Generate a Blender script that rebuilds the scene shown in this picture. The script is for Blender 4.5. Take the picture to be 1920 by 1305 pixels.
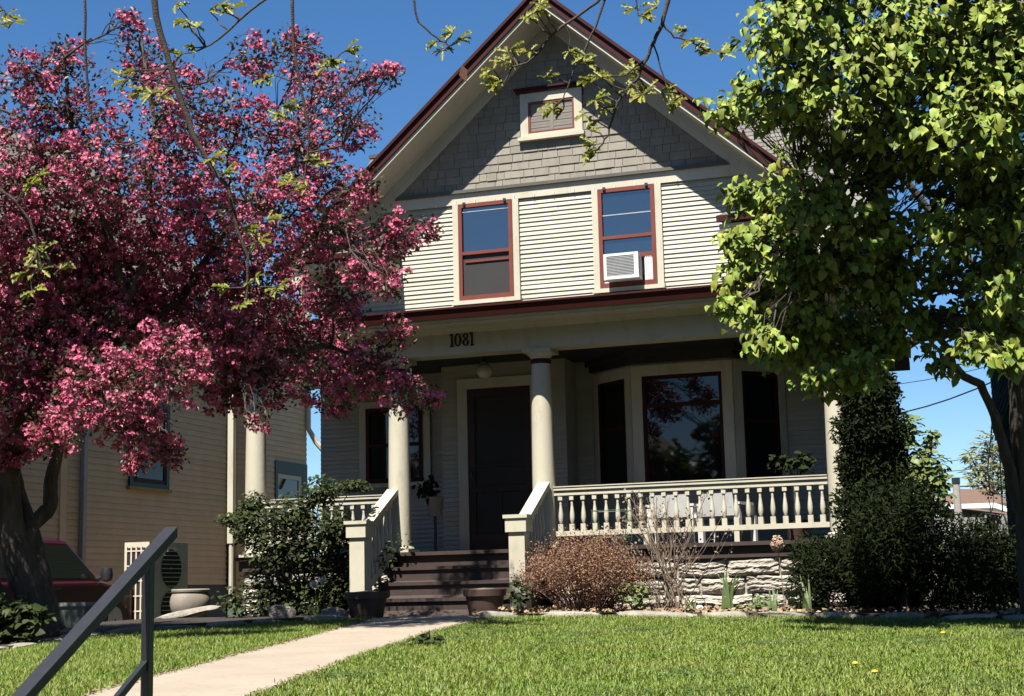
import bpy, math, random
import numpy as np
from mathutils import Vector, Matrix, Euler
rnd = random.Random(11)
NR = np.random.default_rng(5)
for o in list(bpy.data.objects): bpy.data.objects.remove(o)
scene = bpy.context.scene
COL = scene.collection
# ------------------------------------------------------------------ camera
FPX, PW, PH = 2850.0, 1920.0, 1305.0
YAW, PITCH, ROLL = math.radians(18.3945), math.radians(9.0759), math.radians(-1.3315)
CAM = Vector((5.542, -17.713, 0.369))
_f = Vector((-math.sin(YAW)*math.cos(PITCH), math.cos(YAW)*math.cos(PITCH), math.sin(PITCH)))
_r0 = Vector((math.cos(YAW), math.sin(YAW), 0)); _u0 = _r0.cross(_f)
_r = _r0*math.cos(ROLL) + _u0*math.sin(ROLL); _u = _u0*math.cos(ROLL) - _r0*math.sin(ROLL)
cd = bpy.data.cameras.new('camera'); cam = bpy.data.objects.new('camera', cd); COL.objects.link(cam)
cd.sensor_width = 36.0; cd.sensor_fit = 'HORIZONTAL'; cd.lens = FPX/PW*36.0; cd.clip_start = .05; cd.clip_end = 2000
cam.matrix_world = Matrix(((_r.x, _u.x, -_f.x, CAM.x), (_r.y, _u.y, -_f.y, CAM.y), (_r.z, _u.z, -_f.z, CAM.z), (0, 0, 0, 1)))
scene.camera = cam
def at(x, y, d):
    """surveyed point: bearing taken off the photograph, d metres away along the view axis"""
    return CAM + (_f + _r*((x-PW/2)/FPX) - _u*((y-PH/2)/FPX))*d
# ------------------------------------------------------------------ light
SUN_EL, SUN_AZ = math.radians(58.0), math.radians(6.0)      # azimuth: left of straight in front of the porch
to_sun = Vector((-math.sin(SUN_AZ)*math.cos(SUN_EL), -math.cos(SUN_AZ)*math.cos(SUN_EL), math.sin(SUN_EL)))
world = bpy.data.worlds.new('World'); scene.world = world; world.use_nodes = True
wn = world.node_tree; wn.nodes.clear()
sky = wn.nodes.new('ShaderNodeTexSky'); sky.sky_type = 'NISHITA'; sky.sun_disc = False
sky.sun_elevation = SUN_EL; sky.sun_rotation = math.radians(180) + SUN_AZ
sky.altitude = 250; sky.air_density = 0.9; sky.dust_density = 0.1; sky.ozone_density = 5.0
bg = wn.nodes.new('ShaderNodeBackground'); bg.inputs[1].default_value = 0.05
wo = wn.nodes.new('ShaderNodeOutputWorld'); hs_ = wn.nodes.new('ShaderNodeHueSaturation'); hs_.inputs['Saturation'].default_value = 1.18; wn.links.new(sky.outputs[0], hs_.inputs['Color']); wn.links.new(hs_.outputs[0], bg.inputs[0]); wn.links.new(bg.outputs[0], wo.inputs[0])
sl = bpy.data.lights.new('sun', 'SUN'); sl.energy = 5.0; sl.angle = math.radians(.53); sl.color = (1, .96, .89)
so = bpy.data.objects.new('sun', sl); COL.objects.link(so); so.rotation_euler = (-to_sun).to_track_quat('-Z', 'Y').to_euler(); so.location = (0, -20, 30)
scene.view_settings.view_transform = 'Standard'; scene.view_settings.look = 'None'
scene.view_settings.exposure = 1.52; scene.view_settings.gamma = 1.0; scene.view_settings.use_curve_mapping = False
try:
    scene.cycles.max_bounces = 5; scene.cycles.diffuse_bounces = 1; scene.cycles.transparent_max_bounces = 8
except Exception: pass
# ------------------------------------------------------------------ mesh helpers
class MB:
    def __init__(s): s.v = []; s.f = []
    def add(s, vs, fs):
        b = len(s.v); s.v += [tuple(p) for p in vs]; s.f += [tuple(i+b for i in f) for f in fs]; return s
    def box(s, x0, x1, y0, y1, z0, z1):
        return s.add([(x0,y0,z0),(x1,y0,z0),(x1,y1,z0),(x0,y1,z0),(x0,y0,z1),(x1,y0,z1),(x1,y1,z1),(x0,y1,z1)],
                     [(0,3,2,1),(4,5,6,7),(0,1,5,4),(1,2,6,5),(2,3,7,6),(3,0,4,7)])
    def cbox(s, c, sx, sy, sz, M=None):
        vs = [Vector((a*sx/2, b*sy/2, d*sz/2)) for d in (-1, 1) for a, b in ((-1,-1),(1,-1),(1,1),(-1,1))]
        if M is not None: vs = [M @ v for v in vs]
        return s.add([v+Vector(c) for v in vs], [(0,3,2,1),(4,5,6,7),(0,1,5,4),(1,2,6,5),(2,3,7,6),(3,0,4,7)])
    def prism(s, poly, y0, y1, ax='y'):
        """polygon in (x,z) extruded along y (or (y,z) along x, or (x,y) along z)"""
        n = len(poly)
        mk = {'y': lambda a, b, t: (a, t, b), 'x': lambda a, b, t: (t, a, b), 'z': lambda a, b, t: (a, b, t)}[ax]
        vs = [mk(a, b, y0) for a, b in poly] + [mk(a, b, y1) for a, b in poly]
        return s.add(vs, [tuple(range(n)), tuple(range(2*n-1, n-1, -1))] + [(i, i+n, (i+1) % n+n, (i+1) % n) for i in range(n)])
    def tube(s, pts, rad, n=8, cap=True):
        pts = [Vector(p) for p in pts]; k = len(pts)
        if not hasattr(rad, '__len__'): rad = [rad]*k
        b = len(s.v); ref = Vector((.3, .2, 1)).normalized(); u = None
        for i, p in enumerate(pts):
            t = (pts[min(i+1, k-1)] - pts[max(i-1, 0)])
            t = t.normalized() if t.length > 1e-9 else Vector((0, 0, 1))
            if u is None:
                u = t.cross(ref if abs(t.dot(ref)) < .95 else Vector((1, 0, 0))).normalized()
            else:
                u = (u - t*u.dot(t)); u = u.normalized() if u.length > 1e-6 else t.orthogonal().normalized()
            w = t.cross(u)
            for j in range(n):
                a = 2*math.pi*j/n; s.v.append(tuple(p + (u*math.cos(a) + w*math.sin(a))*rad[i]))
        for i in range(k-1):
            for j in range(n):
                s.f.append((b+i*n+j, b+i*n+(j+1) % n, b+(i+1)*n+(j+1) % n, b+(i+1)*n+j))
        if cap:
            s.f.append(tuple(b+j for j in range(n-1, -1, -1))); s.f.append(tuple(b+(k-1)*n+j for j in range(n)))
        return s
    def lathe(s, prof, c, n=20, cap=True):
        b = len(s.v)
        for r, z in prof:
            for j in range(n):
                a = 2*math.pi*j/n; s.v.append((c[0]+r*math.cos(a), c[1]+r*math.sin(a), c[2]+z))
        for i in range(len(prof)-1):
            for j in range(n):
                s.f.append((b+i*n+j, b+i*n+(j+1) % n, b+(i+1)*n+(j+1) % n, b+(i+1)*n+j))
        if cap:
            s.f.append(tuple(b+j for j in range(n-1, -1, -1))); s.f.append(tuple(b+(len(prof)-1)*n+j for j in range(n)))
        return s
    def mesh(s, name='m', smooth=False):
        me = bpy.data.meshes.new(name); me.from_pydata(s.v, [], s.f); me.update()
        if smooth: smooth_me(me, smooth if isinstance(smooth, float) else .7)
        return me
def smooth_me(me, ang=.7):
    me.polygons.foreach_set('use_smooth', np.ones(len(me.polygons), dtype=bool))
    try: me.set_sharp_from_angle(angle=ang)
    except Exception: pass
def npmesh(name, V, F, smooth=False):
    """V (n,3), F (m,k) numpy -> mesh, fast"""
    me = bpy.data.meshes.new(name); V = np.asarray(V, dtype=np.float32); F = np.asarray(F, dtype=np.int32)
    k = F.shape[1]
    me.vertices.add(len(V)); me.vertices.foreach_set('co', V.ravel())
    me.loops.add(F.size); me.loops.foreach_set('vertex_index', F.ravel())
    me.polygons.add(len(F)); me.polygons.foreach_set('loop_start', np.arange(0, F.size, k, dtype=np.int32))
    try: me.polygons.foreach_set('loop_total', np.full(len(F), k, dtype=np.int32))
    except Exception: pass
    me.update(calc_edges=True); me.validate()
    if smooth: me.polygons.foreach_set('use_smooth', np.ones(len(F), dtype=bool))
    return me
def scatter(tv, tf, M, T):
    """one template (tv nx3, tf mxk) placed with matrices M (N,3,3) and offsets T (N,3) -> V, F"""
    tv = np.asarray(tv, float); tf = np.asarray(tf, int); N = len(T)
    V = np.einsum('nij,vj->nvi', M, tv) + T[:, None, :]
    F = tf[None] + (np.arange(N)*len(tv))[:, None, None]
    return V.reshape(-1, 3), F.reshape(-1, tf.shape[1])
def frames(nrm, up=None, spin=None, scale=None):
    """rotation matrices whose z column follows nrm (N,3) and whose y column leans to up"""
    z = nrm/np.linalg.norm(nrm, axis=1, keepdims=True); N = len(z)
    if up is None: up = NR.normal(size=(N, 3))
    y = up - z*np.sum(up*z, axis=1, keepdims=True); y /= np.linalg.norm(y, axis=1, keepdims=True)+1e-9
    x = np.cross(y, z); M = np.stack([x, y, z], axis=2)
    if scale is not None: M = M*np.asarray(scale)[:, None, None]
    return M
def O(name, m, mat, parent=None, kind=None, label=None, loc=None, rot=None, scl=None, smooth=False):
    me = m.mesh(name, smooth) if isinstance(m, MB) else m
    if mat is not None and not me.materials: me.materials.append(mat)
    o = bpy.data.objects.new(name, me); COL.objects.link(o)
    if loc is not None: o.location = loc
    if rot is not None: o.rotation_euler = rot
    if scl is not None: o.scale = scl
    if parent is not None:
        o.parent = parent
        if parent.type == 'EMPTY': o.matrix_parent_inverse = Matrix.Translation(-parent.location)
    if kind: o['kind'] = kind
    if label: o['label'] = label
    return o
def thing(name, label, cat, loc=(0, 0, 0), group=None):
    e = bpy.data.objects.new(name, None); COL.objects.link(e); e.location = loc; e.empty_display_size = .2
    return tag(e, label, cat, group)
def tag(o, label, cat, group=None):
    o['label'] = label; o['category'] = cat
    if group: o['group'] = group
    return o
# ------------------------------------------------------------------ materials
ALB = .67      # paint and plant colours below are a little high for this exposure
def dim(c): return tuple(x*ALB for x in c)
def mat(name, c1, c2=None, rough=.6, scale=6.0, bump=0.0, bscale=40.0, spec=.4, metal=0.0, rand=0.0, stretch=None, wear=None, trans=0.0, hue=0.0, detail=4.0, bdist=.01):
    m = bpy.data.materials.new(name); m.use_nodes = True; nt = m.node_tree; N = nt.nodes; L = nt.links
    b = N['Principled BSDF']; b.inputs['Roughness'].default_value = rough; b.inputs['Metallic'].default_value = metal
    b.inputs['Specular IOR Level'].default_value = spec
    geo = N.new('ShaderNodeNewGeometry'); vec = geo.outputs['Position']
    if stretch:
        mp = N.new('ShaderNodeMapping'); mp.inputs['Scale'].default_value = stretch; L.new(vec, mp.inputs['Vector']); vec = mp.outputs['Vector']
    if c2 is None: c2 = tuple(x*.82 for x in c1)
    c1, c2 = dim(c1), dim(c2)
    nz = N.new('ShaderNodeTexNoise'); nz.inputs['Scale'].default_value = scale; nz.inputs['Detail'].default_value = detail; L.new(vec, nz.inputs['Vector'])
    rp = N.new('ShaderNodeMapRange'); rp.inputs[1].default_value = .3; rp.inputs[2].default_value = .7; L.new(nz.outputs['Fac'], rp.inputs[0])
    mx = N.new('ShaderNodeMix'); mx.data_type = 'RGBA'; mx.inputs[6].default_value = (*c1, 1); mx.inputs[7].default_value = (*c2, 1)
    L.new(rp.outputs[0], mx.inputs[0]); col = mx.outputs[2]
    if wear:
        wc, wsc, lo, hi = wear; wc = dim(wc)
        n2 = N.new('ShaderNodeTexNoise'); n2.inputs['Scale'].default_value = wsc; n2.inputs['Detail'].default_value = 8; n2.inputs['Roughness'].default_value = .7; L.new(vec, n2.inputs['Vector'])
        r2 = N.new('ShaderNodeMapRange'); r2.inputs[1].default_value = lo; r2.inputs[2].default_value = hi; L.new(n2.outputs['Fac'], r2.inputs[0])
        m2 = N.new('ShaderNodeMix'); m2.data_type = 'RGBA'; m2.inputs[7].default_value = (*wc, 1); L.new(r2.outputs[0], m2.inputs[0]); L.new(col, m2.inputs[6]); col = m2.outputs[2]
    if rand or hue:
        oi = N.new('ShaderNodeObjectInfo'); hs = N.new('ShaderNodeHueSaturation')
        r3 = N.new('ShaderNodeMapRange'); r3.inputs[3].default_value = 1-rand; r3.inputs[4].default_value = 1+rand
        src = oi.outputs['Random']
        if hue:   # joined leaves: vary per island
            src = geo.outputs['Random Per Island']
            r4 = N.new('ShaderNodeMapRange'); r4.inputs[3].default_value = .5-hue; r4.inputs[4].default_value = .5+hue
            mm = N.new('ShaderNodeMath'); mm.operation = 'FRACT'; m10 = N.new('ShaderNodeMath'); m10.operation = 'MULTIPLY'; m10.inputs[1].default_value = 7.31
            ad = N.new('ShaderNodeMath'); ad.operation = 'ADD'; L.new(src, ad.inputs[0]); L.new(oi.outputs['Random'], ad.inputs[1]); src = ad.outputs[0]
            fr = N.new('ShaderNodeMath'); fr.operation = 'FRACT'; L.new(src, fr.inputs[0]); src = fr.outputs[0]
            L.new(src, m10.inputs[0]); L.new(m10.outputs[0], mm.inputs[0]); L.new(mm.outputs[0], r4.inputs[0]); L.new(r4.outputs[0], hs.inputs['Hue'])
        L.new(src, r3.inputs[0]); L.new(r3.outputs[0], hs.inputs['Value']); L.new(col, hs.inputs['Color']); col = hs.outputs['Color']
    L.new(col, b.inputs['Base Color'])
    if bump:
        nb = N.new('ShaderNodeTexNoise'); nb.inputs['Scale'].default_value = bscale; nb.inputs['Detail'].default_value = 6; L.new(vec, nb.inputs['Vector'])
        bp = N.new('ShaderNodeBump'); bp.inputs['Strength'].default_value = bump; bp.inputs['Distance'].default_value = bdist
        L.new(nb.outputs['Fac'], bp.inputs['Height']); L.new(bp.outputs['Normal'], b.inputs['Normal'])
    if trans:
        tr = N.new('ShaderNodeBsdfTranslucent'); ms = N.new('ShaderNodeMixShader'); ms.inputs[0].default_value = trans
        L.new(col, tr.inputs['Color']); L.new(b.outputs[0], ms.inputs[1]); L.new(tr.outputs[0], ms.inputs[2]); L.new(ms.outputs[0], N['Material Output'].inputs['Surface'])
    return m
def glass_mat(name, tint=(.008, .01, .012), ior=2.1, rough=.02, wav=.0):
    m = bpy.data.materials.new(name); m.use_nodes = True; b = m.node_tree.nodes['Principled BSDF']
    b.inputs['Base Color'].default_value = (*tint, 1); b.inputs['Roughness'].default_value = rough; b.inputs['IOR'].default_value = ior
    if wav:
        N = m.node_tree.nodes; L = m.node_tree.links; g = N.new('ShaderNodeNewGeometry'); n = N.new('ShaderNodeTexNoise'); n.inputs['Scale'].default_value = 2.2
        bp = N.new('ShaderNodeBump'); bp.inputs['Strength'].default_value = wav; bp.inputs['Distance'].default_value = .02
        L.new(g.outputs['Position'], n.inputs['Vector']); L.new(n.outputs['Fac'], bp.inputs['Height']); L.new(bp.outputs['Normal'], b.inputs['Normal'])
    return m
M_SIDING = mat('siding_paint', (.455, .418, .322), (.415, .38, .29), .55, 3.0, .12, 60, rand=.06, stretch=(1, 1, .3), wear=((.33, .295, .22), 5, .56, .85))
M_TRIM = mat('cream_trim_paint', (.56, .515, .395), (.50, .46, .35), .5, 2.5, .22, 30, stretch=(1, 1, .4), wear=((.36, .32, .235), 5, .55, .85))
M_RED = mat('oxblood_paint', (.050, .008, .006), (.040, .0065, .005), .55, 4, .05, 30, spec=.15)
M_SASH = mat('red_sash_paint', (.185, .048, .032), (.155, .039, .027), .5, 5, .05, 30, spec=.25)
M_BROWN = mat('brown_deck_paint', (.058, .037, .030), (.042, .027, .022), .55, 5, .15, 25, wear=((.12, .095, .08), 14, .62, .78))
M_CEIL = mat('ceiling_shade_dark', (.02, .018, .016), rough=.6)  # porch shade put into the near-black colour, also used on the bay cornice
M_SHINGLE = mat('gable_shingle_paint', (.265, .235, .185), (.215, .19, .15), .75, 9, .25, 60, rand=.10, stretch=(1, 1, .3))
M_ROOF = mat('asphalt_roof', (.21, .19, .17), (.13, .12, .105), .9, 60, .5, 90, rand=.18)
M_STONE = mat('limestone', (.58, .53, .45), (.36, .32, .26), .85, 7, .8, 26, stretch=(1, 1, 5), rand=.12, wear=((.24, .2, .16), 5, .56, .75), bdist=.03)
M_MORTAR = mat('mortar', (.46, .41, .34), (.36, .32, .26), .9, 15, .6, 50)
M_GLASS = glass_mat('window_glass', ior=2.6, wav=.05)
M_DARKGLASS = glass_mat('porch_window_glass', (.006, .006, .006), 1.5, wav=.03)
M_SCREEN = mat('window_screen', (.022, .02, .018), rough=.7)
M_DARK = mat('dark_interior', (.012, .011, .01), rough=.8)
M_WHITE = mat('white_plastic', (.78, .77, .74), (.7, .69, .66), .4, 4)
M_GRILLE = mat('grey_grille', (.42, .43, .43), rough=.5)
M_BLACK = mat('black_iron', (.016, .017, .02), (.022, .023, .027), .34, 20, .06, 80, spec=.9)
M_RAIL = mat('black_paint_sky_sheen', (.022, .022, .025), (.017, .017, .02), .45, 20, .06, 80, spec=.5)  # sky sheen put into the colour: rail lighter than the posts
M_BARK = mat('crabapple_bark', (.135, .105, .082), (.045, .034, .027), .9, 9, 1.0, 22, stretch=(1, 1, .35), bdist=.05, wear=((.2, .165, .135), 6, .6, .75))
M_BARK2 = mat('grey_bark', (.085, .068, .052), (.045, .036, .028), .9, 12, .9, 30, stretch=(1, 1, .4), bdist=.03)
M_TWIG = mat('twig_bark', (.085, .06, .045), (.05, .036, .03), .8, 20)
# ------------------------------------------------------------------ ground
def lerp(a, b, t): return a+(b-a)*max(0., min(1., t))
_prof = [(-13.6, -1.15), (-12.0, -.30), (-10.5, -.13), (-1.5, .09)]
def G(x, y):
    z = _prof[0][1]
    if y >= -1.5: z = .09
    else:
        for (a, za), (b, zb) in zip(_prof, _prof[1:]):
            if a <= y < b: z = za+(zb-za)*(y-a)/(b-a)
    if y > -12.5:
        z -= .018*max(0, min(6, x))
        if x < -5.4: z = lerp(z, -.25, (-5.4-x)/1.6)
    return z
def Gn(x, y): return np.array([G(a, b) for a, b in zip(x, y)])
M_LAWN = mat('lawn_soil', (.05, .062, .018), (.035, .045, .012), .95, 14, .4, 60)
M_SOIL = mat('bed_soil', (.055, .04, .03), (.03, .022, .017), .95, 18, .8, 60, bdist=.03)
M_CONC = mat('concrete_path', (.41, .34, .26), (.34, .28, .21), .85, 1.7, .3, 120, wear=((.24, .19, .14), 22, .52, .8), detail=8.0)
M_ASPH = mat('asphalt', (.05, .05, .05), rough=.9, scale=30)
xs = np.unique(np.concatenate([np.array([-900, -300, -120, -60, -35, -22, -16]), np.linspace(-12, 10, 89), np.array([13, 18, 30, 60, 120, 300, 900])]))
ys = np.unique(np.concatenate([np.array([-900, -300, -120, -60, -40]), np.linspace(-30, -15, 16), np.linspace(-14.5, 3, 71), np.array([5, 8, 12, 20, 40, 80, 200, 500, 1200])]))
XX, YY = np.meshgrid(xs, ys); V = np.stack([XX.ravel(), YY.ravel(), Gn(XX.ravel(), YY.ravel())], 1)
nx = len(xs); F = [(j*nx+i, j*nx+i+1, (j+1)*nx+i+1, (j+1)*nx+i) for j in range(len(ys)-1) for i in range(nx-1)]
O('ground', npmesh('ground', V, F, True), M_LAWN, kind='structure')
def strip(name, left, right, m, h=.012, th=.1):
    b = MB(); n = len(left)
    top = []
    for (lx, ly), (rx, ry) in zip(left, right): top += [(lx, ly, G(lx, ly)+h), (rx, ry, G(rx, ry)+h)]
    bot = [(x, y, z-th) for x, y, z in top]
    fs = []
    for i in range(n-1):
        a, c = 2*i, 2*i+2
        fs += [(a, a+1, c+1, c), (a, c, c+2*n, a+2*n), (a+1, a+1+2*n, c+1+2*n, c+1)]
    fs += [(0, 2*n, 2*n+1, 1), (2*n-2, 2*n-1, 4*n-1, 4*n-2)]
    return O(name, b.add(top+bot, fs), m, kind='structure')
def poly_at(P, y):
    for (x0, y0), (x1, y1) in zip(P, P[1:]):
        if (y0-y)*(y1-y) <= 0: return x0+(x1-x0)*(y-y0)/(y1-y0+1e-9)
    return P[0][0] if abs(y-P[0][1]) < abs(y-P[-1][1]) else P[-1][0]
PATH_L = [(-1.60, -1.30), (-1.36, -2.2), (-.60, -5.1), (.13, -8.2), (.62, -10.3), (.95, -11.7)]
PATH_R = [(-.02, -1.30), (.0, -2.2), (.48, -5.1), (1.13, -8.2), (1.62, -10.3), (1.93, -11.7)]
PL2 = [(poly_at(PATH_L, y), y) for y in np.linspace(-1.3, -11.7, 40)]; PR2 = [(poly_at(PATH_R, y), y) for y in np.linspace(-1.3, -11.7, 40)]
strip('path', PL2, PR2, M_CONC, .018)
strip('driveway', [(-9.25, y) for y in np.linspace(14, -12, 20)], [(-6.7, y) for y in np.linspace(14, -12, 20)], M_CONC, .012)
strip('sidewalk', [(x, -13.9) for x in np.linspace(-40, 40, 9)], [(x, -15.4) for x in np.linspace(-40, 40, 9)], M_CONC, .02)
strip('road', [(x, -17.0-1.4) for x in np.linspace(-60, 60, 9)], [(x, -28) for x in np.linspace(-60, 60, 9)], M_ASPH, .015)
st = MB()
for i in range(6):
    z = -.30-.15*i; st.box(.92, 1.86, -11.7-.34*(i+1), -11.7-.34*i, z-.6, z+.02)
O('terrace_steps', st, M_CONC, kind='structure')
# beds
EDGE_L = [(-1.75, -1.75), (-2.25, -2.25), (-2.85, -3.2), (-3.15, -4.6), (-2.75, -6.2), (-2.45, -7.3), (-2.9, -9.2), (-4.2, -10.6)]
EDGE_R = [(-.22, -1.95), (.35, -1.72), (1.2, -1.62), (2.2, -1.6), (3.4, -1.75), (4.6, -2.05), (5.9, -2.4), (8.5, -2.9)]
def bed(name, pts, m):
    b = MB(); n = len(pts)
    c = (sum(p[0] for p in pts)/n, sum(p[1] for p in pts)/n)
    V = []
    for k in (1., .93, .6, .25): V += [(c[0]+(x-c[0])*k, c[1]+(y-c[1])*k, G(c[0]+(x-c[0])*k, c[1]+(y-c[1])*k)+(.004 if k == 1 else .035+.02*rnd.random())) for x, y in pts]
    fs = [(r*n+i, r*n+(i+1) % n, (r+1)*n+(i+1) % n, (r+1)*n+i) for r in range(3) for i in range(n)] + [tuple(3*n+i for i in range(n))]
    return O(name, b.add(V, fs), m, kind='structure')
bed('garden_bed', EDGE_R + [(8.5, 1.0), (3.6, .6), (3.5, .02), (.3, .02), (.2, -.9)], M_SOIL)
bed('garden_bed', [(x, y) for x, y in EDGE_L] + [(-5.6, -9.5), (-6.3, -5), (-6.2, 1.5), (-4.2, 1.5), (-4.1, .02), (-2.05, .02), (-2.0, -1.2)], M_SOIL)
# edging stones
M_EDGE = mat('edging_limestone', (.38, .34, .28), (.23, .20, .16), .9, 9, .8, 40, rand=.18, bdist=.02)
def rock_mesh(name, seed, lay=1.0, sub=3, rough=.16):
    import bmesh
    bm = bmesh.new(); bmesh.ops.create_icosphere(bm, subdivisions=sub, radius=1); r = random.Random(seed)
    ph = [(Vector((r.uniform(-1, 1), r.uniform(-1, 1), r.uniform(-1, 1))).normalized(), r.uniform(.55, .95)) for _ in range(9)]
    for v in bm.verts:
        p = v.co.copy()
        for n, d in ph:
            t = p.dot(n)
            if t > d: p -= n*(t-d)
        p.x = math.copysign(abs(p.x)**.7, p.x); p.y = math.copysign(abs(p.y)**.7, p.y); p.z = math.copysign(abs(p.z)**.6, p.z)
        p *= 1+rough*(math.sin(7*p.x+seed)*math.sin(6*p.y+2*seed)*.5+.5*math.sin(11*p.z*lay+3*p.x))*.5
        v.co = p
    me = bpy.data.meshes.new(name); bm.to_mesh(me); bm.free(); smooth_me(me, .5); return me
ROCKS = [rock_mesh('rock%d' % i, i+3) for i in range(5)]
for me in ROCKS: me.materials.append(M_EDGE)
ORD = 'first second third fourth fifth sixth seventh eighth ninth tenth eleventh twelfth thirteenth fourteenth fifteenth sixteenth seventeenth eighteenth nineteenth twentieth'.split()
def edging(P, i0, label, group, step=.55):
    # walk along polyline
    pts = []; tot = 0
    for (a, b) in zip(P, P[1:]):
        A = Vector((*a, 0)); B = Vector((*b, 0)); n = max(1, round((B-A).length/step))
        for k in range(n): pts.append((A+(B-A)*((k+.5)/n), (B-A)/n))
    cnt = 0
    for k, (p, d) in enumerate(pts):
        if p.x > 6.6 or p.y < -9.3: continue
        o = O('edging_stone', ROCKS[(k+i0) % 5], None, loc=(p.x, p.y, G(p.x, p.y)+.025), rot=(rnd.uniform(-.06, .06), rnd.uniform(-.06, .06), math.atan2(d.y, d.x)+rnd.uniform(-.12, .12)),
              scl=(d.length*.5*rnd.uniform(.8, .97), rnd.uniform(.07, .11), rnd.uniform(.028, .05)))
        cnt += 1; tag(o, ORD[cnt-1]+' '+label, 'stone', group)
edging(EDGE_L, 0, 'pale edging slab from the steps along the crabapple bed', 'edging stones of the left bed', .6)
edging(EDGE_R, 2, 'pale edging slab from the steps along the bed below the long railing', 'edging stones of the right bed', .75)
o = tag(O('boulder', ROCKS[1], None, loc=(-2.62, -1.75, G(-2.6, -1.7)+.1), scl=(.17, .12, .085), rot=(0, .1, .4)), 'grey rounded boulder beside the white tulips at the bed edge', 'boulder')
o = tag(O('boulder', ROCKS[3], None, loc=(-1.98, -1.72, G(-2.0, -1.7)+.06), scl=(.17, .12, .09), rot=(0, .2, 1.)), 'small dark boulder beside the left brown pot at the path', 'boulder')
o = tag(O('stepping_slab', ROCKS[2], None, loc=(-4.55, -.55, G(-4.5, -.5)+.1), scl=(.45, .1, .05), rot=(0, -.2, .25)), 'tilted flat stone slab lying right of the grey urn', 'stone')
# ------------------------------------------------------------------ the house
HC = -.30                                   # gable centre line
X0, X1, WY = -3.94, 3.30, 2.0               # outer wall corners, front wall plane
FLZ = .87                                   # porch floor
house = thing('house', 'cream clapboard house with dark red trim and a shingled front gable above a columned porch', 'house', (HC, 5.0, .0))
def zf(w): return 8.15-.90*w                # inside edge of the rake frieze
def zs(w): return 8.36-.89*w                # underside of the rake soffit
def half(z): return (8.15-z)/.90
core = MB(); core.box(X0+.02, X1-.02, WY+.03, 11.5, .0, 5.1)
core.prism([(X0+.02, 5.1), (X1-.02, 5.1), (HC+3.2, 5.35), (HC, 8.3), (HC-3.2, 5.35)], WY+.03, 11.5)
wall = O('wall', core, M_SIDING, house)
side = MB()
for xx, sg in ((X0, -1), (X1, 1)):
    for k in range(64):
        z = .7+k*.0635
        side.prism([(xx+sg*.0, z), (xx+sg*.0, z+.066), (xx-sg*.004, z+.066), (xx+sg*-.012+sg*.024, z)], WY+.05, 11.4)
O('side_siding', side, M_SIDING, wall, kind='stuff')
# unit clapboard: length 1 along x, bottom edge at z=0, front towards -y
CB = MB().add([(0, 0, 0), (1, 0, 0), (1, 0, .0665), (0, 0, .0665), (0, -.0205, 0), (1, -.0205, 0), (1, -.003, .0665), (0, -.003, .0665)],
              [(4, 5, 6, 7), (0, 1, 5, 4), (3, 7, 6, 2), (0, 4, 7, 3), (1, 2, 6, 5)]).mesh('clapboard')
CB.materials.append(M_SIDING)
def boards(z0, z1, spans, y, parent, mesh=CB, pitch=.0635, clip=None):
    z = z0
    while z < z1-.01:
        for a, b in spans:
            if callable(clip):
                lo, hi = clip(z+.05); a2, b2 = max(a, lo), min(b, hi)
            else: a2, b2 = a, b
            if b2-a2 > .03:
                cuts = [a2]+([a2+(b2-a2)*rnd.uniform(.2, .8)] if b2-a2 > .9 and rnd.random() < .4 else [])+[b2]
                for s0, s1 in zip(cuts, cuts[1:]):
                    O('clapboard', mesh, None, parent, loc=(s0, y+rnd.uniform(-.0016, .0016), z+rnd.uniform(-.0015, .0015)), rot=(0, rnd.uniform(-.0012, .0012), 0), scl=(s1-s0-(.003 if s1 < b2 else 0), rnd.uniform(.92, 1.1), min(1., (z1-z)/.0665)))
        z += pitch
W1, W2 = (-1.76, -.955), (.29, 1.085)
clipg = lambda z: (max(X0, HC-half(z)-.05), min(X1, HC+half(z)+.05))
boards(4.31, 5.80, [(X0, W1[0]-.09), (W1[1]+.09, W2[0]-.09), (W2[1]+.09, X1)], WY+.028, wall, clip=clipg)
# gable band, rake frieze boards
b = MB(); b.box(HC-2.62, HC+2.62, WY-.012, WY+.03, 5.80, 5.955); O('gable_band', b, M_TRIM, house)
b = MB(); b.prism([(HC-2.43, 5.955), (HC+2.43, 5.955), (HC+2.38, 6.0), (HC-2.38, 6.0)], WY-.055, WY+.03); O('shingle_skirt_moulding', b, mat('dark_moulding', (.09, .08, .065)), house)
for sg in (-1, 1):
    b = MB(); P = [(HC, 8.15), (HC+sg*3.62, zf(3.62)), (HC+sg*3.62, zs(3.62)+.03), (HC, 8.39)]
    b.prism(P if sg < 0 else P[::-1], WY-.03, WY+.02); O('rake_frieze', b, M_TRIM, house)
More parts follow.
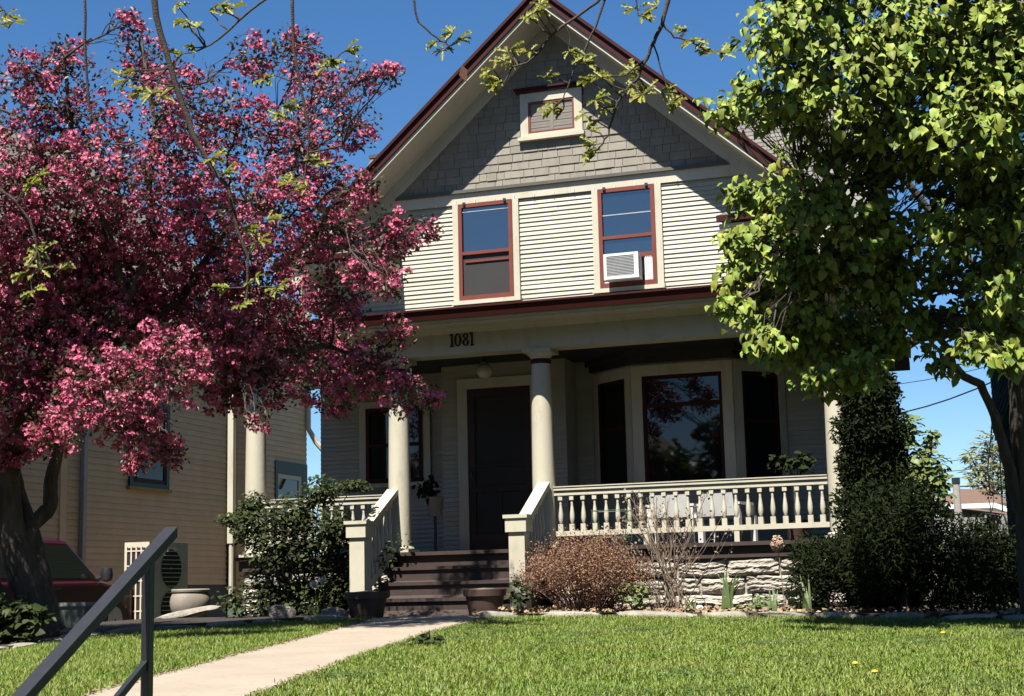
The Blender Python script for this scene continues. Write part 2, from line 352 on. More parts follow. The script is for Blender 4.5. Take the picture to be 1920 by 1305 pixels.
# shingles: rows of individually cut pieces
SH = MB().add([(0, 0, 0), (1, 0, 0), (1, 0, 1), (0, 0, 1), (0, -.017, 0), (1, -.017, 0), (1, -.004, 1), (0, -.004, 1)], [(4, 5, 6, 7), (0, 1, 5, 4), (3, 7, 6, 2), (0, 4, 7, 3), (1, 2, 6, 5)]).mesh('shingle')
SH.materials.append(M_SHINGLE)
gf = MB(); gf.prism([(HC-2.40, 5.99), (HC+2.40, 5.99), (HC, 8.16)], WY+.012, WY+.03); gfield = O('shingle_field', gf, mat('shingle_gap', (.05, .045, .04)), house)
z = 5.985; row = 0
GWX = (-.80, .105); GWZ = (6.63, 7.34)
while z < 8.05:
    rise = .118; w0 = half(z)+.03; x = HC-w0 - rnd.uniform(0, .12)
    while x < HC+w0:
        wd = rnd.choice((.11, .15, .19, .22, .26, .29)); a, c = max(x, HC-w0), min(x+wd, HC+w0); x += wd
        if z > GWZ[0]+.0 and z+rise < GWZ[1] and c > GWX[0] and a < GWX[1]:
            if a < GWX[0]: c = GWX[0]
            elif c > GWX[1]: a = GWX[1]
            else: continue
        if c-a < .03: continue
        O('shingle', SH, None, gfield, loc=(a+.003, WY+.012+rnd.uniform(-.004, .002), z+rnd.uniform(-.006, .004)), scl=(c-a-.006, rnd.uniform(.9, 1.2), rise+.02))
    z += rise; row += 1
# roof: front gable
def slab(pa, pb, y0, y1, th):
    """roof slope between (x,z) pa (ridge) and pb (eave), extruded along y"""
    d = Vector((pb[0]-pa[0], pb[1]-pa[1])); 
    return [(pa[0], pa[1]), (pb[0], pb[1]), (pb[0], pb[1]+th), (pa[0], pa[1]+th)]
RY = 1.36; EW = 3.98
for sg in (-1, 1):
    b = MB(); P = slab((HC, 8.37), (HC+sg*EW, zs(EW)+.01), 0, 0, .20)
    b.prism(P if sg > 0 else P[::-1], RY+.06, 7.6); r = O('roof', b, M_ROOF, house)
    b = MB(); P = slab((HC, 8.36), (HC+sg*EW, zs(EW)), 0, 0, .012); b.prism(P if sg > 0 else P[::-1], RY+.05, WY+.02); O('soffit', b, M_TRIM, r)
    b = MB(); P = slab((HC, 8.335), (HC+sg*(EW+.0), zs(EW)-.025), 0, 0, .065); b.prism(P if sg > 0 else P[::-1], RY+.0, RY+.055); O('barge_board', b, M_TRIM, r)
    b = MB(); P = slab((HC, 8.40), (HC+sg*(EW+.03), zs(EW+.03)+.04), 0, 0, .13); b.prism(P if sg > 0 else P[::-1], RY-.03, RY+.058); O('rake_fascia', b, M_RED, r)
    b = MB(); P = slab((HC, 8.53), (HC+sg*(EW+.05), zs(EW+.05)+.17), 0, 0, .055); b.prism(P if sg > 0 else P[::-1], RY-.07, RY+.056); O('rake_crown', b, M_RED, r)
# cross gable roof behind
RZ, CY = 7.62, 5.05
b = MB()
for xe, sg in ((-4.42, -1), (3.86, 1)):
    zl = zs(abs(xe-HC))+.12; yl = CY-(RZ-zl)/.89; xv = HC+sg*.75
    T_ = [(xe, CY, RZ), (xv, CY, RZ), (xe, yl, zl)]; T2 = [(x, y, z-.14) for x, y, z in T_]
    b.add(T_+T2, [(0, 1, 2), (5, 4, 3), (0, 3, 4, 1), (1, 4, 5, 2), (2, 5, 3, 0)])
P2 = [(CY, RZ), (CY, RZ-.15), (9.0, RZ-.89*3.95-.15), (9.0, RZ-.89*3.95)]; b.prism(P2, -4.42, 3.86, 'x')
cr = O('cross_roof', b, M_ROOF, house)
b = MB(); b.box(-4.46, 3.9, CY-.07, CY+.07, RZ-.03, RZ+.03); O('ridge_cap', b, mat('ridge_cap', (.06, .055, .05)), cr)
# individual shingle courses on the slope that shows right of the gable
RS = MB().add([(0, 0, 0), (1, 0, 0), (1, 1, 0), (0, 1, 0), (0, 0, .018), (1, 0, .018), (1, 1, .006), (0, 1, .006)], [(4, 5, 6, 7), (0, 1, 5, 4), (0, 4, 7, 3), (1, 2, 6, 5)]).mesh('roof_shingle')
RS.materials.append(M_ROOF); ang = math.atan(.89)
for k in range(20):
    s0 = .14*k; yy = CY-2.5*0 - (2.85-s0)*math.cos(ang)*1.0; zz = RZ-.89*(CY-yy)
    x = 1.55+.2*(k % 2) + (20-k)*.0
    while x < 3.80:
        wd = rnd.choice((.2, .27, .33)); 
        if zz > zs(abs(x-HC))+.1: O('roof_shingle', RS, None, cr, loc=(x, yy, zz+.001), rot=(ang, 0, 0), scl=(min(wd, 3.86-x)-.008, .16, 1))
        x += wd
# cornice returns
for sg in (-1, 1):
    xo, xi = HC+sg*4.0, HC+sg*2.36
    a, c = min(xo, xi), max(xo, xi)
    b = MB(); b.box(a, c, RY+.02, WY-.035, 4.93, 5.0); ret = O('cornice_return', b, M_TRIM, house)
    b = MB(); b.box(a-.02, c+.02, RY-.06, RY+.018, 5.02, 5.10); O('gutter', b, M_RED, ret)
    b = MB(); b.prism([(RY-.05, 5.105), (WY-.04, 5.30), (WY-.04, 5.02), (RY-.05, 5.095)], a, c, 'x'); O('return_roof', b, M_ROOF, ret)
    b = MB(); b.box(min(X0 if sg < 0 else X1, xi), max(X0 if sg < 0 else X1, xi), WY-.03, WY+.03, 4.72, 4.928); O('return_frieze', b, M_TRIM, ret)
    # curved cove under the side eave
    b = MB(); xw = X0 if sg < 0 else X1
    prof = [(xw+sg*.5*math.sin(t)**1.0 if 0 else xw+sg*(.46-.46*math.cos(t)), 4.36+.56*math.sin(t)) for t in np.linspace(0, math.pi/2, 9)]
    poly = prof+[(xw, 4.925)]
    b.prism(poly if sg > 0 else poly[::-1], RY+.05, WY+.4); O('cove_bracket', b, M_TRIM, ret, smooth=.6)
# windows
def window(x0, x1, z0, z1, y, meet, parent=house, lower='pane', cas=.09, head=0.0, sill=True, glass=M_GLASS, name='window'):
    b = MB(); b.box(x0-cas, x0, y-.03, y+.03, z0-.02, z1+.001+head); b.box(x1, x1+cas, y-.03, y+.03, z0-.02, z1+.001+head)
    if head: b.box(x0+.001, x1-.001, y-.03, y+.03, z1, z1+head)
    b.box(x0, x1, y-.02, y+.03, z0-.02, z0-.001); w = O(name, b, M_TRIM, parent)
    f = .055; b = MB(); b.box(x0, x0+f, y-.05, y+.02, z0, z1); b.box(x1-f, x1, y-.05, y+.02, z0, z1)
    b.box(x0+f, x1-f, y-.05, y+.02, z1-f, z1); b.box(x0+f, x1-f, y-.05, y+.02, z0, z0+f*1.25); b.box(x0+f, x1-f, y-.045, y+.02, meet-.02, meet+.025)
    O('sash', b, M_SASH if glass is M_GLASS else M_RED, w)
    b = MB(); b.box(x0+f, x1-f, y-.012, y-.006, meet+.025, z1-f); O('pane', b, glass, w)
    b = MB(); b.box(x0+f, x1-f, y-.010, y-.004, z0+f*1.25, meet-.02); O('screen' if lower == 'screen' else 'pane', b, M_SCREEN if lower == 'screen' else glass, w)
    if sill:
        b = MB(); b.box(x0-cas-.015, x1+cas+.015, y-.075, y+.02, z0-.058, z0-.002); O('sill', b, M_TRIM, w)
    return w
w = window(*W1, 4.40, 5.795, WY, 5.075, lower='screen')
b = MB(); b.box(W1[0]+.09, W1[1]-.06, WY-.03, WY-.013, 4.945, 4.975); O('sash_rail', b, M_SASH, w)
for xx in (W1[0]+.1, W1[1]-.1):
    b = MB(); b.box(xx-.02, xx+.02, WY-.075, WY-.05, 5.77, 5.81); O('storm_hook', b, M_BLACK, w)
w = window(*W2, 4.40, 5.795, WY, 5.10)
for xx in (W2[0]+.1, W2[1]-.1):
    b = MB(); b.box(xx-.02, xx+.02, WY-.075, WY-.05, 5.77, 5.81); O('storm_hook', b, M_BLACK, w)
O('storm_rail', MB().box(W2[0]+.056, W2[1]-.056, WY-.02, WY-.0125, 5.415, 5.428), M_GRILLE, w); O('storm_rail', MB().box(W1[0]+.056, W1[1]-.056, WY-.02, WY-.0125, 5.675, 5.685), M_GRILLE, w)
b = MB(); b.box(W2[0]+.056, W2[1]-.056, WY-.04, WY-.013, 4.80, 4.86); O('sash_rail', b, M_SASH, w)
b = MB()
for k in range(9): b.box(W2[0]+.058+k*.008*0, W2[0]+.13, WY-.03-.012*(k % 2), WY-.013, 4.475+.036*k, 4.475+.036*k+.034)
O('accordion_panel', b, M_WHITE, w); b = MB()
for k in range(9): b.box(W2[1]-.17+.0125*k, W2[1]-.17+.0125*k+.011, WY-.03-.012*(k % 2), WY-.013, 4.475, 4.80)
O('accordion_panel', b, M_WHITE, w)
ac = thing('air_conditioner', 'white window air conditioner with grey slatted grille in the right upstairs window', 'air conditioner', (.66, WY-.25, 4.44))
ax0, ax1, az0, az1, ay = .415, .885, 4.475, 4.815, WY-.29
b = MB(); b.box(ax0, ax1, ay+.02, WY-.05, az0, az1); b.box(ax0-.005, ax0+.035, ay, ay+.02, az0-.005, az1+.005); b.box(ax1-.055, ax1+.005, ay, ay+.02, az0-.005, az1+.005)
b.box(ax0+.035, ax1-.055, ay, ay+.02, az0-.005, az0+.035); b.box(ax0+.035, ax1-.055, ay, ay+.02, az1-.03, az1+.005); O('casing', b, M_WHITE, ac)
b = MB()
for k in range(13):
    z = az0+.042+k*.0205; b.prism([(ay+.004, z), (ay+.018, z+.004), (ay+.018, z+.014), (ay+.004, z+.009)], ax0+.036, ax1-.056, 'x')
O('grille', b, M_GRILLE, ac); b = MB(); b.box(ax0+.05, ax0+.056, ay-.004, ay+.003, az0-.005, az0+.002); b.box(ax1+.001, ax1+.006, ay+.05, ay+.2, az0+.05, az1-.05); O('side_vent', b, M_GRILLE, ac)
# gable window
gw = O('window', MB().box(GWX[0], GWX[0]+.115, WY-.035, WY+.01, 6.66, 7.30).box(GWX[1]-.115, GWX[1], WY-.035, WY+.01, 6.66, 7.30).box(GWX[0]+.115, GWX[1]-.115, WY-.035, WY+.01, 7.17, 7.30).box(GWX[0]+.115, GWX[1]-.115, WY-.035, WY+.01, 6.66, 6.71), M_TRIM, house)
O('sill', MB().box(GWX[0]-.03, GWX[1]+.03, WY-.085, WY+.01, 6.605, 6.658), M_TRIM, gw)
O('head_crown', MB().box(GWX[0]-.05, GWX[1]+.05, WY-.075, WY+.01, 7.302, 7.345).box(GWX[0]-.075, GWX[1]+.075, WY-.1, WY+.01, 7.345, 7.37), M_RED, gw)
gx0, gx1, gz0, gz1 = GWX[0]+.115, GWX[1]-.115, 6.71, 7.17
O('sash', MB().box(gx0, gx0+.03, WY-.025, WY+.005, gz0, gz1).box(gx1-.03, gx1, WY-.025, WY+.005, gz0, gz1).box(gx0+.03, gx1-.03, WY-.025, WY+.005, gz1-.03, gz1).box(gx0+.03, gx1-.03, WY-.025, WY+.005, gz0, gz0+.03), M_SASH, gw)
bl = MB()
for k in range(9): bl.box(gx0+.03, gx1-.03, WY-.006-.004*(k % 2), WY+.002, gz0+.035+k*.044, gz0+.035+k*.044+.040)
bl.box((gx0+gx1)/2-.028, (gx0+gx1)/2+.028, WY-.014, WY+.002, gz0+.03, gz1-.03); O('blind', bl, mat('tan_blind', (.22, .19, .16), rough=.5), gw)
# little light hooks along the gable band
hk = MB()
for x in np.linspace(-2.1, 1.4, 13): hk.box(x, x+.012, WY-.03, WY-.012, 5.80, 5.83+.03*rnd.random())
O('light_hooks', hk, M_WHITE, house, kind='stuff')
# ------------------------------------------------------------------ porch
PX0, PX1 = -4.12, 3.76
b = MB(); b.box(PX0, PX1, -.16, WY+.0, FLZ-.045, FLZ); porch = O('porch_floor', b, M_BROWN, house)
O('skirt_board', MB().box(PX0+.03, -2.0, -.10, -.06, .69, FLZ-.046), M_BROWN, porch); O('skirt_board', MB().box(.12, PX1-.03, -.10, -.06, .69, FLZ-.046), M_BROWN, porch)
# roof, beam, gutter
b = MB(); b.prism([(-.70, 3.745), (WY+.02, 4.335), (WY+.02, 4.22), (-.70, 3.65)], PX0-.3, PX1+.3, 'x'); pr = O('porch_roof', b, M_ROOF, house)
b = MB(); b.prism([(-.74, 3.775), (-.68, 3.775), (-.655, 3.66), (-.705, 3.655)], PX0-.32, PX1+.32, 'x'); b.box(PX0-.32, PX1+.32, -.755, -.735, 3.762, 3.785); O('gutter', b, M_RED, pr)
b = MB(); b.box(PX0-.3, PX1+.3, -.66, -.20, 3.63, 3.655); b.box(PX0-.02, PX1+.02, -.62, -.56, 3.60, 3.632); O('soffit', b, M_TRIM, pr)
b = MB(); b.box(PX0+.02, PX1-.02, -.15, .15, 3.30, 3.63); b.box(PX0+.02, PX0+.3, .15, WY, 3.30, 3.63); b.box(PX1-.3, PX1-.02, .15, WY, 3.30, 3.63)
beam = O('porch_beam', b, M_TRIM, house)
b = MB(); b.prism([(-.15, 3.56), (-.2, 3.632), (-.15, 3.632)], PX0, PX1, 'x'); O('crown_moulding', b, M_TRIM, beam)
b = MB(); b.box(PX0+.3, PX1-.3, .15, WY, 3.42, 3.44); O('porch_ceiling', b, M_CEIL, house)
# columns
def column(x, y=0.0):
    z0, z1 = FLZ, 3.30
    prof = [(.138, .07), (.139, .3), (.138, .9), (.131, 1.5), (.122, 2.0), (.117, 2.25)]
    c = O('column', MB().lathe(prof, (x, y, z0), 28), M_TRIM, house, smooth=True)
    O('column_base', MB().box(x-.185, x+.185, y-.185, y+.185, z0+.001, z0+.035).lathe([(.165, .035), (.178, .05), (.165, .07), (.14, .075)], (x, y, z0), 24), M_TRIM, c, smooth=.6)
    O('neck_band', MB().lathe([(.121, 2.25), (.127, 2.26), (.127, 2.30), (.121, 2.31)], (x, y, z0), 24), M_RED, c)
    O('capital', MB().lathe([(.118, 2.31), (.125, 2.33), (.165, 2.37), (.168, 2.38)], (x, y, z0), 24).box(x-.18, x+.18, y-.18, y+.18, z0+2.38, z1-.001), M_TRIM, c, smooth=.5)
for x in (-3.90, -1.88, .02, 3.57): column(x)
# railings
BP = [(.019, 0), (.021, .012), (.021, .10), (.014, .112), (.020, .125), (.026, .155), (.0285, .19), (.026, .235), (.018, .30), (.013, .345), (.0155, .362), (.013, .375), (.019, .386), (.021, .395)]
BAL = MB().box(-.030, .030, -.030, .030, 0, .085).lathe([(r*1.05, z) for r, z in BP[3:]], (0, 0, -.022), 10).box(-.026, .026, -.026, .026, .372, .43).mesh('baluster', .6)
BAL.materials.append(M_TRIM)
def railing(x0, x1, blocks):
    b = MB(); b.box(x0, x1, -.055, .055, 1.555, 1.592); b.box(x0, x1, -.035, .035, 1.495, 1.5545); b.box(x0, x1, -.065, .065, 1.592, 1.604)
    r = O('railing', b, M_TRIM, porch)
    O('bottom_rail', MB().box(x0, x1, -.035, .035, 1.005, 1.065), M_TRIM, r)
    for q in blocks: O('rail_block', MB().box(q-.03, q+.03, -.03, .03, FLZ, 1.004), M_TRIM, r)
    n = round((x1-x0)/.1435)
    for k in range(n): O('baluster', BAL, None, r, loc=(x0+(k+.5)*(x1-x0)/n, 0, 1.065), rot=(0, 0, rnd.uniform(-.1, .1)))
railing(.155, 3.43, (1.28, 2.36)); railing(-3.77, -2.01, (-2.9,))
# house number
def digit(ch, x):
    b = MB(); y0, y1 = -.165, -.149; h = .165; z0 = 3.395
    def ring(cx, cz, rx, rz, t):
        n = 22; vo = []; fs = []
        for k in range(n):
            a = 2*math.pi*k/n; tt = t*(.55+.55*abs(math.cos(a)))
            for rr, yy in ((0, y0), (tt, y0), (0, y1), (tt, y1)): vo.append((cx+(rx-rr)*math.cos(a), yy, cz+(rz-rr)*math.sin(a)))
        for k in range(n):
            i, j = 4*k, 4*((k+1) % n); fs += [(i, j, j+1, i+1), (i, i+2, j+2, j), (i+1, j+1, j+3, i+3)]
        b.add(vo, fs)
    if ch == '1':
        b.box(x+.028, x+.05, y0, y1, z0, z0+h); b.box(x+.012, x+.066, y0, y1, z0-.001, z0+.012); b.prism([(x+.010, z0+h-.03), (x+.028, z0+h-.02), (x+.028, z0+h+.001), (x+.022, z0+h+.001)], y0, y1)
    elif ch == '0': ring(x+.045, z0+h/2, .046, h/2, .024)
    else: ring(x+.042, z0+h*.27, .042, h*.27, .02); ring(x+.042, z0+h*.77, .035, h*.23, .017)
    O('house_numeral', b, M_DARK, beam)
for ch, x in zip('1081', (-1.125, -1.052, -.945, -.858)): digit(ch, x)
# lower front wall: left part with window, entry block, bay
b = MB(); b.box(-1.87, -.12, 1.52, WY+.02, FLZ, 3.44); entry = O('entry_wall', b, M_SIDING, house)
LW = (-3.21, -2.35)
boards(FLZ, 3.42, [(X0, LW[0]-.11), (LW[1]+.11, -1.87)], WY+.028, wall)
for z in (): pass
boards(FLZ, 1.80, [(LW[0]-.11, LW[1]+.11)], WY+.028, wall); boards(3.06, 3.42, [(LW[0]-.11, LW[1]+.11)], WY+.028, wall)
window(*LW, 1.90, 2.96, WY, 2.43, glass=M_DARKGLASS, cas=.11, head=.1)
boards(FLZ, 3.42, [(-1.88, -1.65)], 1.52, entry); boards(3.22, 3.42, [(-1.65, -.12)], 1.52, entry); boards(FLZ, 3.42, [(-.46, -.12)], 1.52, entry)
boards(FLZ, 3.42, [(-.12, .12)], WY+.028, wall); boards(FLZ, 3.42, [(2.68, X1)], WY+.028, wall)
b = MB(); b.box(-1.64, -1.50, 1.47, 1.52, FLZ, 3.08); b.box(-.60, -.46, 1.47, 1.52, FLZ, 3.08); b.box(-1.64, -.46, 1.465, 1.52, 3.08, 3.22)
door = O('door', b, M_TRIM, house)
O('door_frame', MB().box(-1.498, -1.40, 1.485, 1.52, FLZ+.01, 3.078).box(-.70, -.602, 1.485, 1.52, FLZ+.01, 3.078).box(-1.40, -.70, 1.485, 1.52, 2.96, 3.078).box(-1.40, -.70, 1.485, 1.52, FLZ+.01, 1.12).box(-1.40, -.70, 1.487, 1.52, 1.68, 1.76).box(-1.068, -1.03, 1.489, 1.52, 1.12, 1.68).box(-1.40, -.70, 1.489, 1.52, 2.02, 2.06), mat('door_red', (.026, .007, .006), rough=.5), door)
O('door_screen', MB().box(-1.40, -.70, 1.508, 1.514, 1.12, 2.96), M_SCREEN, door)
O('door_handle', MB().tube([(-1.44, 1.455, 1.86), (-1.44, 1.44, 1.9), (-1.44, 1.455, 1.95)], .012), M_BLACK, door)
O('doormat_sill', MB().box(-1.5, -.6, 1.40, 1.484, FLZ+.001, FLZ+.03), M_BROWN, door)
# bay: plan polygon
BXY = [(.14, WY), (.80, 1.45), (2.13, 1.45), (2.70, WY)]
b = MB()
b.prism(BXY, FLZ, 1.62, 'z'); bay = O('bay_window', b, M_SIDING, house); O('bay_head', MB().prism([(.16, WY), (.81, 1.47), (2.12, 1.47), (2.68, WY)], 3.23, 3.42, 'z'), M_SIDING, bay)
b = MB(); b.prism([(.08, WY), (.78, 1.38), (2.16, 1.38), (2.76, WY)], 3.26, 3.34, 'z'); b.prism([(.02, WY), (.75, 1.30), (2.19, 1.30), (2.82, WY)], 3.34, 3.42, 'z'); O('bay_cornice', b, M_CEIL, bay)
def face(p, q, cas_l, cas_r, nm, transom=None):
    p = Vector((*p, 0)); q = Vector((*q, 0)); L_ = (q-p).length; a = math.atan2(q.y-p.y, q.x-p.x)
    M = Matrix.Translation(p) @ Matrix.Rotation(a, 4, 'Z')
    def put(mb): mb.v = [tuple(M @ Vector(v)) for v in mb.v]; return mb
    w = O('window', put(MB().box(0, cas_l, -.02, .05, 1.62, 3.23).box(L_-cas_r, L_, -.02, .05, 1.62, 3.23).box(cas_l, L_-cas_r, -.02, .05, 3.09, 3.23).box(cas_l, L_-cas_r, -.02, .05, 1.62, 1.66)), M_TRIM, bay)
    f = .045; x0, x1 = cas_l, L_-cas_r
    s = MB().box(x0, x0+f, -.005, .05, 1.66, 3.09).box(x1-f, x1, -.005, .05, 1.66, 3.09).box(x0+f, x1-f, -.005, .05, 3.04, 3.09).box(x0+f, x1-f, -.005, .05, 1.66, 1.72)
    s.box(x0+f, x1-f, -.005, .05, transom-.025, transom+.025)
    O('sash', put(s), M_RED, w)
    O('pane', put(MB().box(x0+f, x1-f, .020, .026, transom+.025, 3.04)), M_DARKGLASS, w)
    O('pane', put(MB().box(x0+f, x1-f, .022, .028, 1.72, transom-.025)), M_DARKGLASS, w)
face(BXY[0], BXY[1], .10, .13, 'l', 2.45); face(BXY[1], BXY[2], .14, .14, 'c', 2.70); face(BXY[2], BXY[3], .13, .10, 'r', 2.45)
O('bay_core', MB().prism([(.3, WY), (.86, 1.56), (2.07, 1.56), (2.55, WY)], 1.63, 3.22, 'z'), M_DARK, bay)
boards(FLZ, 1.60, [(.86, 2.07)], 1.448, bay)
# globe light
gl = thing('porch_light', 'unlit white glass globe lamp hanging under the porch ceiling by the door', 'lamp', (-1.07, 1.0, 3.22))
O('globe', MB().lathe([(.03, .105)]+[(.105*math.sin(t), .105*math.cos(t)) for t in np.linspace(.35, 3.0, 11)]+[(.006, -.105)], (-1.07, 1.0, 3.24), 20), mat('opal_glass', (.62, .58, .48), rough=.25), gl, smooth=True)
O('lamp_fitter', MB().lathe([(.05, .09), (.055, .12), (.03, .15), (.03, .18)], (-1.07, 1.0, 3.24), 14), M_BLACK, gl)
# ------------------------------------------------------------------ stone foundation
def stone(x0, x1, z0, z1, y, seed, parent, dep=.12, ledge=1.0):
    r = random.Random(seed); nx_, nz_ = max(4, int((x1-x0)/.028)), max(5, int((z1-z0)/.012)); V = []; 
    ph = [r.uniform(0, 9) for _ in range(8)]
    lay = [r.uniform(-.024, .014) for _ in range(24)]
    for j in range(nz_+1):
        for i in range(nx_+1):
            u, v = i/nx_, j/nz_; x = x0+(x1-x0)*u; z = z0+(z1-z0)*v
            e = min(u, 1-u)*(x1-x0); ez = min(v, 1-v)*(z1-z0)
            d = -.035*ledge*(1-math.exp(-e/.03))*(1-math.exp(-ez/.02))
            vv = v*9+1.1*math.sin(3*u+ph[0])+.5*math.sin(9*u+ph[1])+.3*math.sin(25*u+ph[6]); d += ledge*lay[int(vv+20) % 24]*(1-math.exp(-ez/.015))
            d += ledge*.007*math.sin(23*x+ph[2])*math.sin(31*z+ph[3])+r.uniform(-.005, .005)*ledge
            V.append((x+.012*math.sin(17*z+ph[4])*min(1, e/.03), y+d, z+.010*math.sin(8*x+ph[5])))
    n = nx_+1; fs = [(j*n+i, j*n+i+1, (j+1)*n+i+1, (j+1)*n+i) for j in range(nz_) for i in range(nx_)]
    k = len(V); V += [(x0, y+dep, z0), (x1, y+dep, z0), (x1, y+dep, z1), (x0, y+dep, z1)]
    bt = list(range(n)); tp = [nz_*n+i for i in range(n)]
    fs += [tuple(bt[::-1])+(k, k+1), tuple(tp)+(k+2, k+3), tuple(j*n for j in range(nz_, -1, -1))[::-1]+(k+3, k), tuple(j*n+nx_ for j in range(nz_+1))[::-1]+(k+1, k+2)]
    return O('foundation_stone', MB().add(V, fs), M_STONE, parent)
fnd = O('foundation', MB().box(.14, 3.69, -.02, .2, -.35, .69).box(3.54, 3.69, .2, WY, -.35, .69), M_MORTAR, house)
fnd2 = O('foundation', MB().box(-4.05, -2.02, -.02, .2, -.35, .69).box(-4.05, -3.9, .2, WY, -.35, .69), M_MORTAR, house)
sd = 0
for (xa, xb) in ((-4.07, -2.03), (.13, 3.71)):
    z = -.02
    for hgt in (.13, .17, .20, .205):
        x = xa
        while x < xb-.05:
            wd = rnd.uniform(.36, .85); wd = xb-x if xb-x-wd < .25 else wd
            dz = rnd.uniform(-.012, .012); sd += 1
            stone(x+.012, x+wd-.012, z+.008, min(.685, z+hgt-.008+dz), -.04+rnd.uniform(-.015, .015), sd, fnd if xa > 0 else fnd2); x += wd
        z += hgt
# ------------------------------------------------------------------ steps
SX0, SX1 = -1.84, .0
stairs = O('stair_carriage', MB().prism([(-.10, FLZ-.046), (-.10, .0), (-1.12, .0), (-1.12, .10), (-.12, .70)], SX0+.02, SX1-.02, 'x'), M_BROWN, house)
RIS = [.87, .685, .50, .31]
for k, z in enumerate(RIS):
    y = -.12-.29*k
    O('riser', MB().box(SX0, SX1, y-.015, y+.02, (RIS[k+1]+.0 if k < 3 else .05), z-.042), M_BROWN, stairs)
    if k: O('tread', MB().box(SX0-.02, SX1+.02, y-.045, y+.275, z-.04, z), M_BROWN, stairs)
    else: O('tread', MB().box(SX0-.02, SX1+.02, -.19, -.161, z-.045, z-.001), M_BROWN, stairs)
def stair_rail(x, top0, side):
    ny = -1.13
    n = O('newel', MB().box(x-.095, x+.095, ny-.095, ny+.095, .02, 1.03), M_TRIM, house)
    O('newel_cap', MB().box(x-.125, x+.125, ny-.125, ny+.125, 1.03, 1.185).box(x-.145, x+.145, ny-.145, ny+.145, 1.185, 1.225), M_TRIM, n)
    a, c = Vector((x, ny+.12, 1.10)), Vector((x, -.13, 1.585))
    sr = O('stair_rail', MB().prism([(a.y, a.z), (c.y, c.z), (c.y, c.z+.075), (a.y, a.z+.075)], x-.075, x+.075, 'x'), M_TRIM, house)
    O('stair_bottom_rail', MB().prism([(ny+.09, .36), (-.12, .86), (-.12, .96), (ny+.09, .46)], x-.035, x+.035, 'x'), M_TRIM, sr)
    for k in range(7):
        y = ny+.19+k*.115; t = (y-a.y)/(c.y-a.y); zt = a.z+(c.z-a.z)*t; zb = .46+(y-ny-.09)/(-.12-ny-.09)*.5-.01
        s = (zt-zb)/.43
        O('baluster', BAL, None, sr, loc=(x, y, zb), scl=(1.15, 1.15, s))
stair_rail(-1.92, 0, -1); stair_rail(.06, 0, 1)
# porch items
ch = []
M_CHAIR = mat('grey_white_plastic', (.66, .65, .62), rough=.45)
def plastic_chair(x, y, rz, lab):
    c = thing('plastic_chair', lab, 'chair', (x, y, FLZ), 'white chairs on the porch')
    R = Matrix.Translation((x, y, FLZ)) @ Matrix.Rotation(rz, 4, 'Z')
    def put(mb): mb.v = [tuple(R @ Vector(v)) for v in mb.v]; return mb
    O('seat', put(MB().box(-.24, .24, -.24, .22, .30, .33)), M_CHAIR, c)
    O('backrest', put(MB().prism([(.22, .33), (.24, .33), (.29, .60), (.27, .60)], -.23, .23, 'x')), M_CHAIR, c)
    for sx in (-1, 1):
        O('armrest', put(MB().box(sx*.27-.03, sx*.27+.03, -.22, .24, .46, .49)), M_CHAIR, c)
        for sy in (-.2, .2): O('leg', put(MB().box(sx*.25-.035, sx*.25+.035, sy-.03, sy+.03, 0, .46)), M_CHAIR, c)
plastic_chair(1.48, .62, math.pi, 'white plastic armchair behind the railing, left one of the pair on the porch')
plastic_chair(2.12, .70, math.pi-.3, 'white plastic armchair behind the railing, right one of the pair on the porch')
# ------------------------------------------------------------------ left neighbour
M_TAN = mat('tan_siding', (.80, .53, .27), (.71, .47, .24), .6, 3, .12, 60, rand=.05)
M_GREEN = mat('dark_green_trim', (.018, .05, .042), rough=.5)
NX = -9.3
nb = thing('neighbour_house', 'tan clapboard house with dark green window trim behind the pink flowering tree', 'house', (-13, 7, -.2))
core = MB().box(-17, NX-.03, -3.0, 9.2, .62, 6.0).prism([(-17.0, 6.0), (NX-.03, 6.0), (-13.2, 9.6)], -3.0, 9.2); nw = O('wall', core, M_TAN, nb)
O('foundation', MB().box(-16.9, NX-.06, -2.9, 9.1, -.4, .62), mat('grey_foundation', (.07, .07, .07)), nb)
NCB = MB().add([(0, 0, 0), (1, 0, 0), (1, 0, .112), (0, 0, .112), (0, -.022, 0), (1, -.022, 0), (1, -.004, .112), (0, -.004, .112)], [(4, 5, 6, 7), (0, 1, 5, 4), (3, 7, 6, 2), (0, 4, 7, 3), (1, 2, 6, 5)]).mesh('clapboard')
NCB.materials.append(M_TAN)
def nboards(z0, z1, spans, parent, xw):
    z = z0
    while z < z1:
        for a, c in spans: O('clapboard', NCB, None, parent, loc=(xw, a, z), rot=(0, 0, math.pi/2), scl=(c-a, 1, 1))
        z += .108
WNY = (5.45, 6.75)      # side window
nboards(.62, 5.9, [(-2.9, 3.45), (3.62, 4.05)], nw, NX-.03)
nboards(.62, 2.34, [(4.05, 8.95)], nw, NX-.03); nboards(2.34, 3.9, [(4.05, WNY[0]), (WNY[1], 8.95)], nw, NX-.03); nboards(3.9, 5.9, [(4.05, 8.95)], nw, NX-.03)
O('corner_board', MB().box(NX-.03, NX+.01, 3.45, 3.62, .62, 5.9), M_TAN, nw)
dsp = O('downspout', MB().box(NX+.0, NX+.075, 4.0, 4.1, .1, 5.8), mat('tan_metal', (.42, .34, .27), rough=.45), nb)
w = O('window', MB().box(NX-.02, NX+.03, WNY[0], WNY[1], 2.34, 2.42).box(NX-.02, NX+.03, WNY[0], WNY[0]+.1, 2.42, 3.9).box(NX-.02, NX+.03, WNY[1]-.1, WNY[1], 2.42, 3.9).box(NX-.02, NX+.03, WNY[0]+.1, WNY[1]-.1, 3.8, 3.9), M_GREEN, nb)
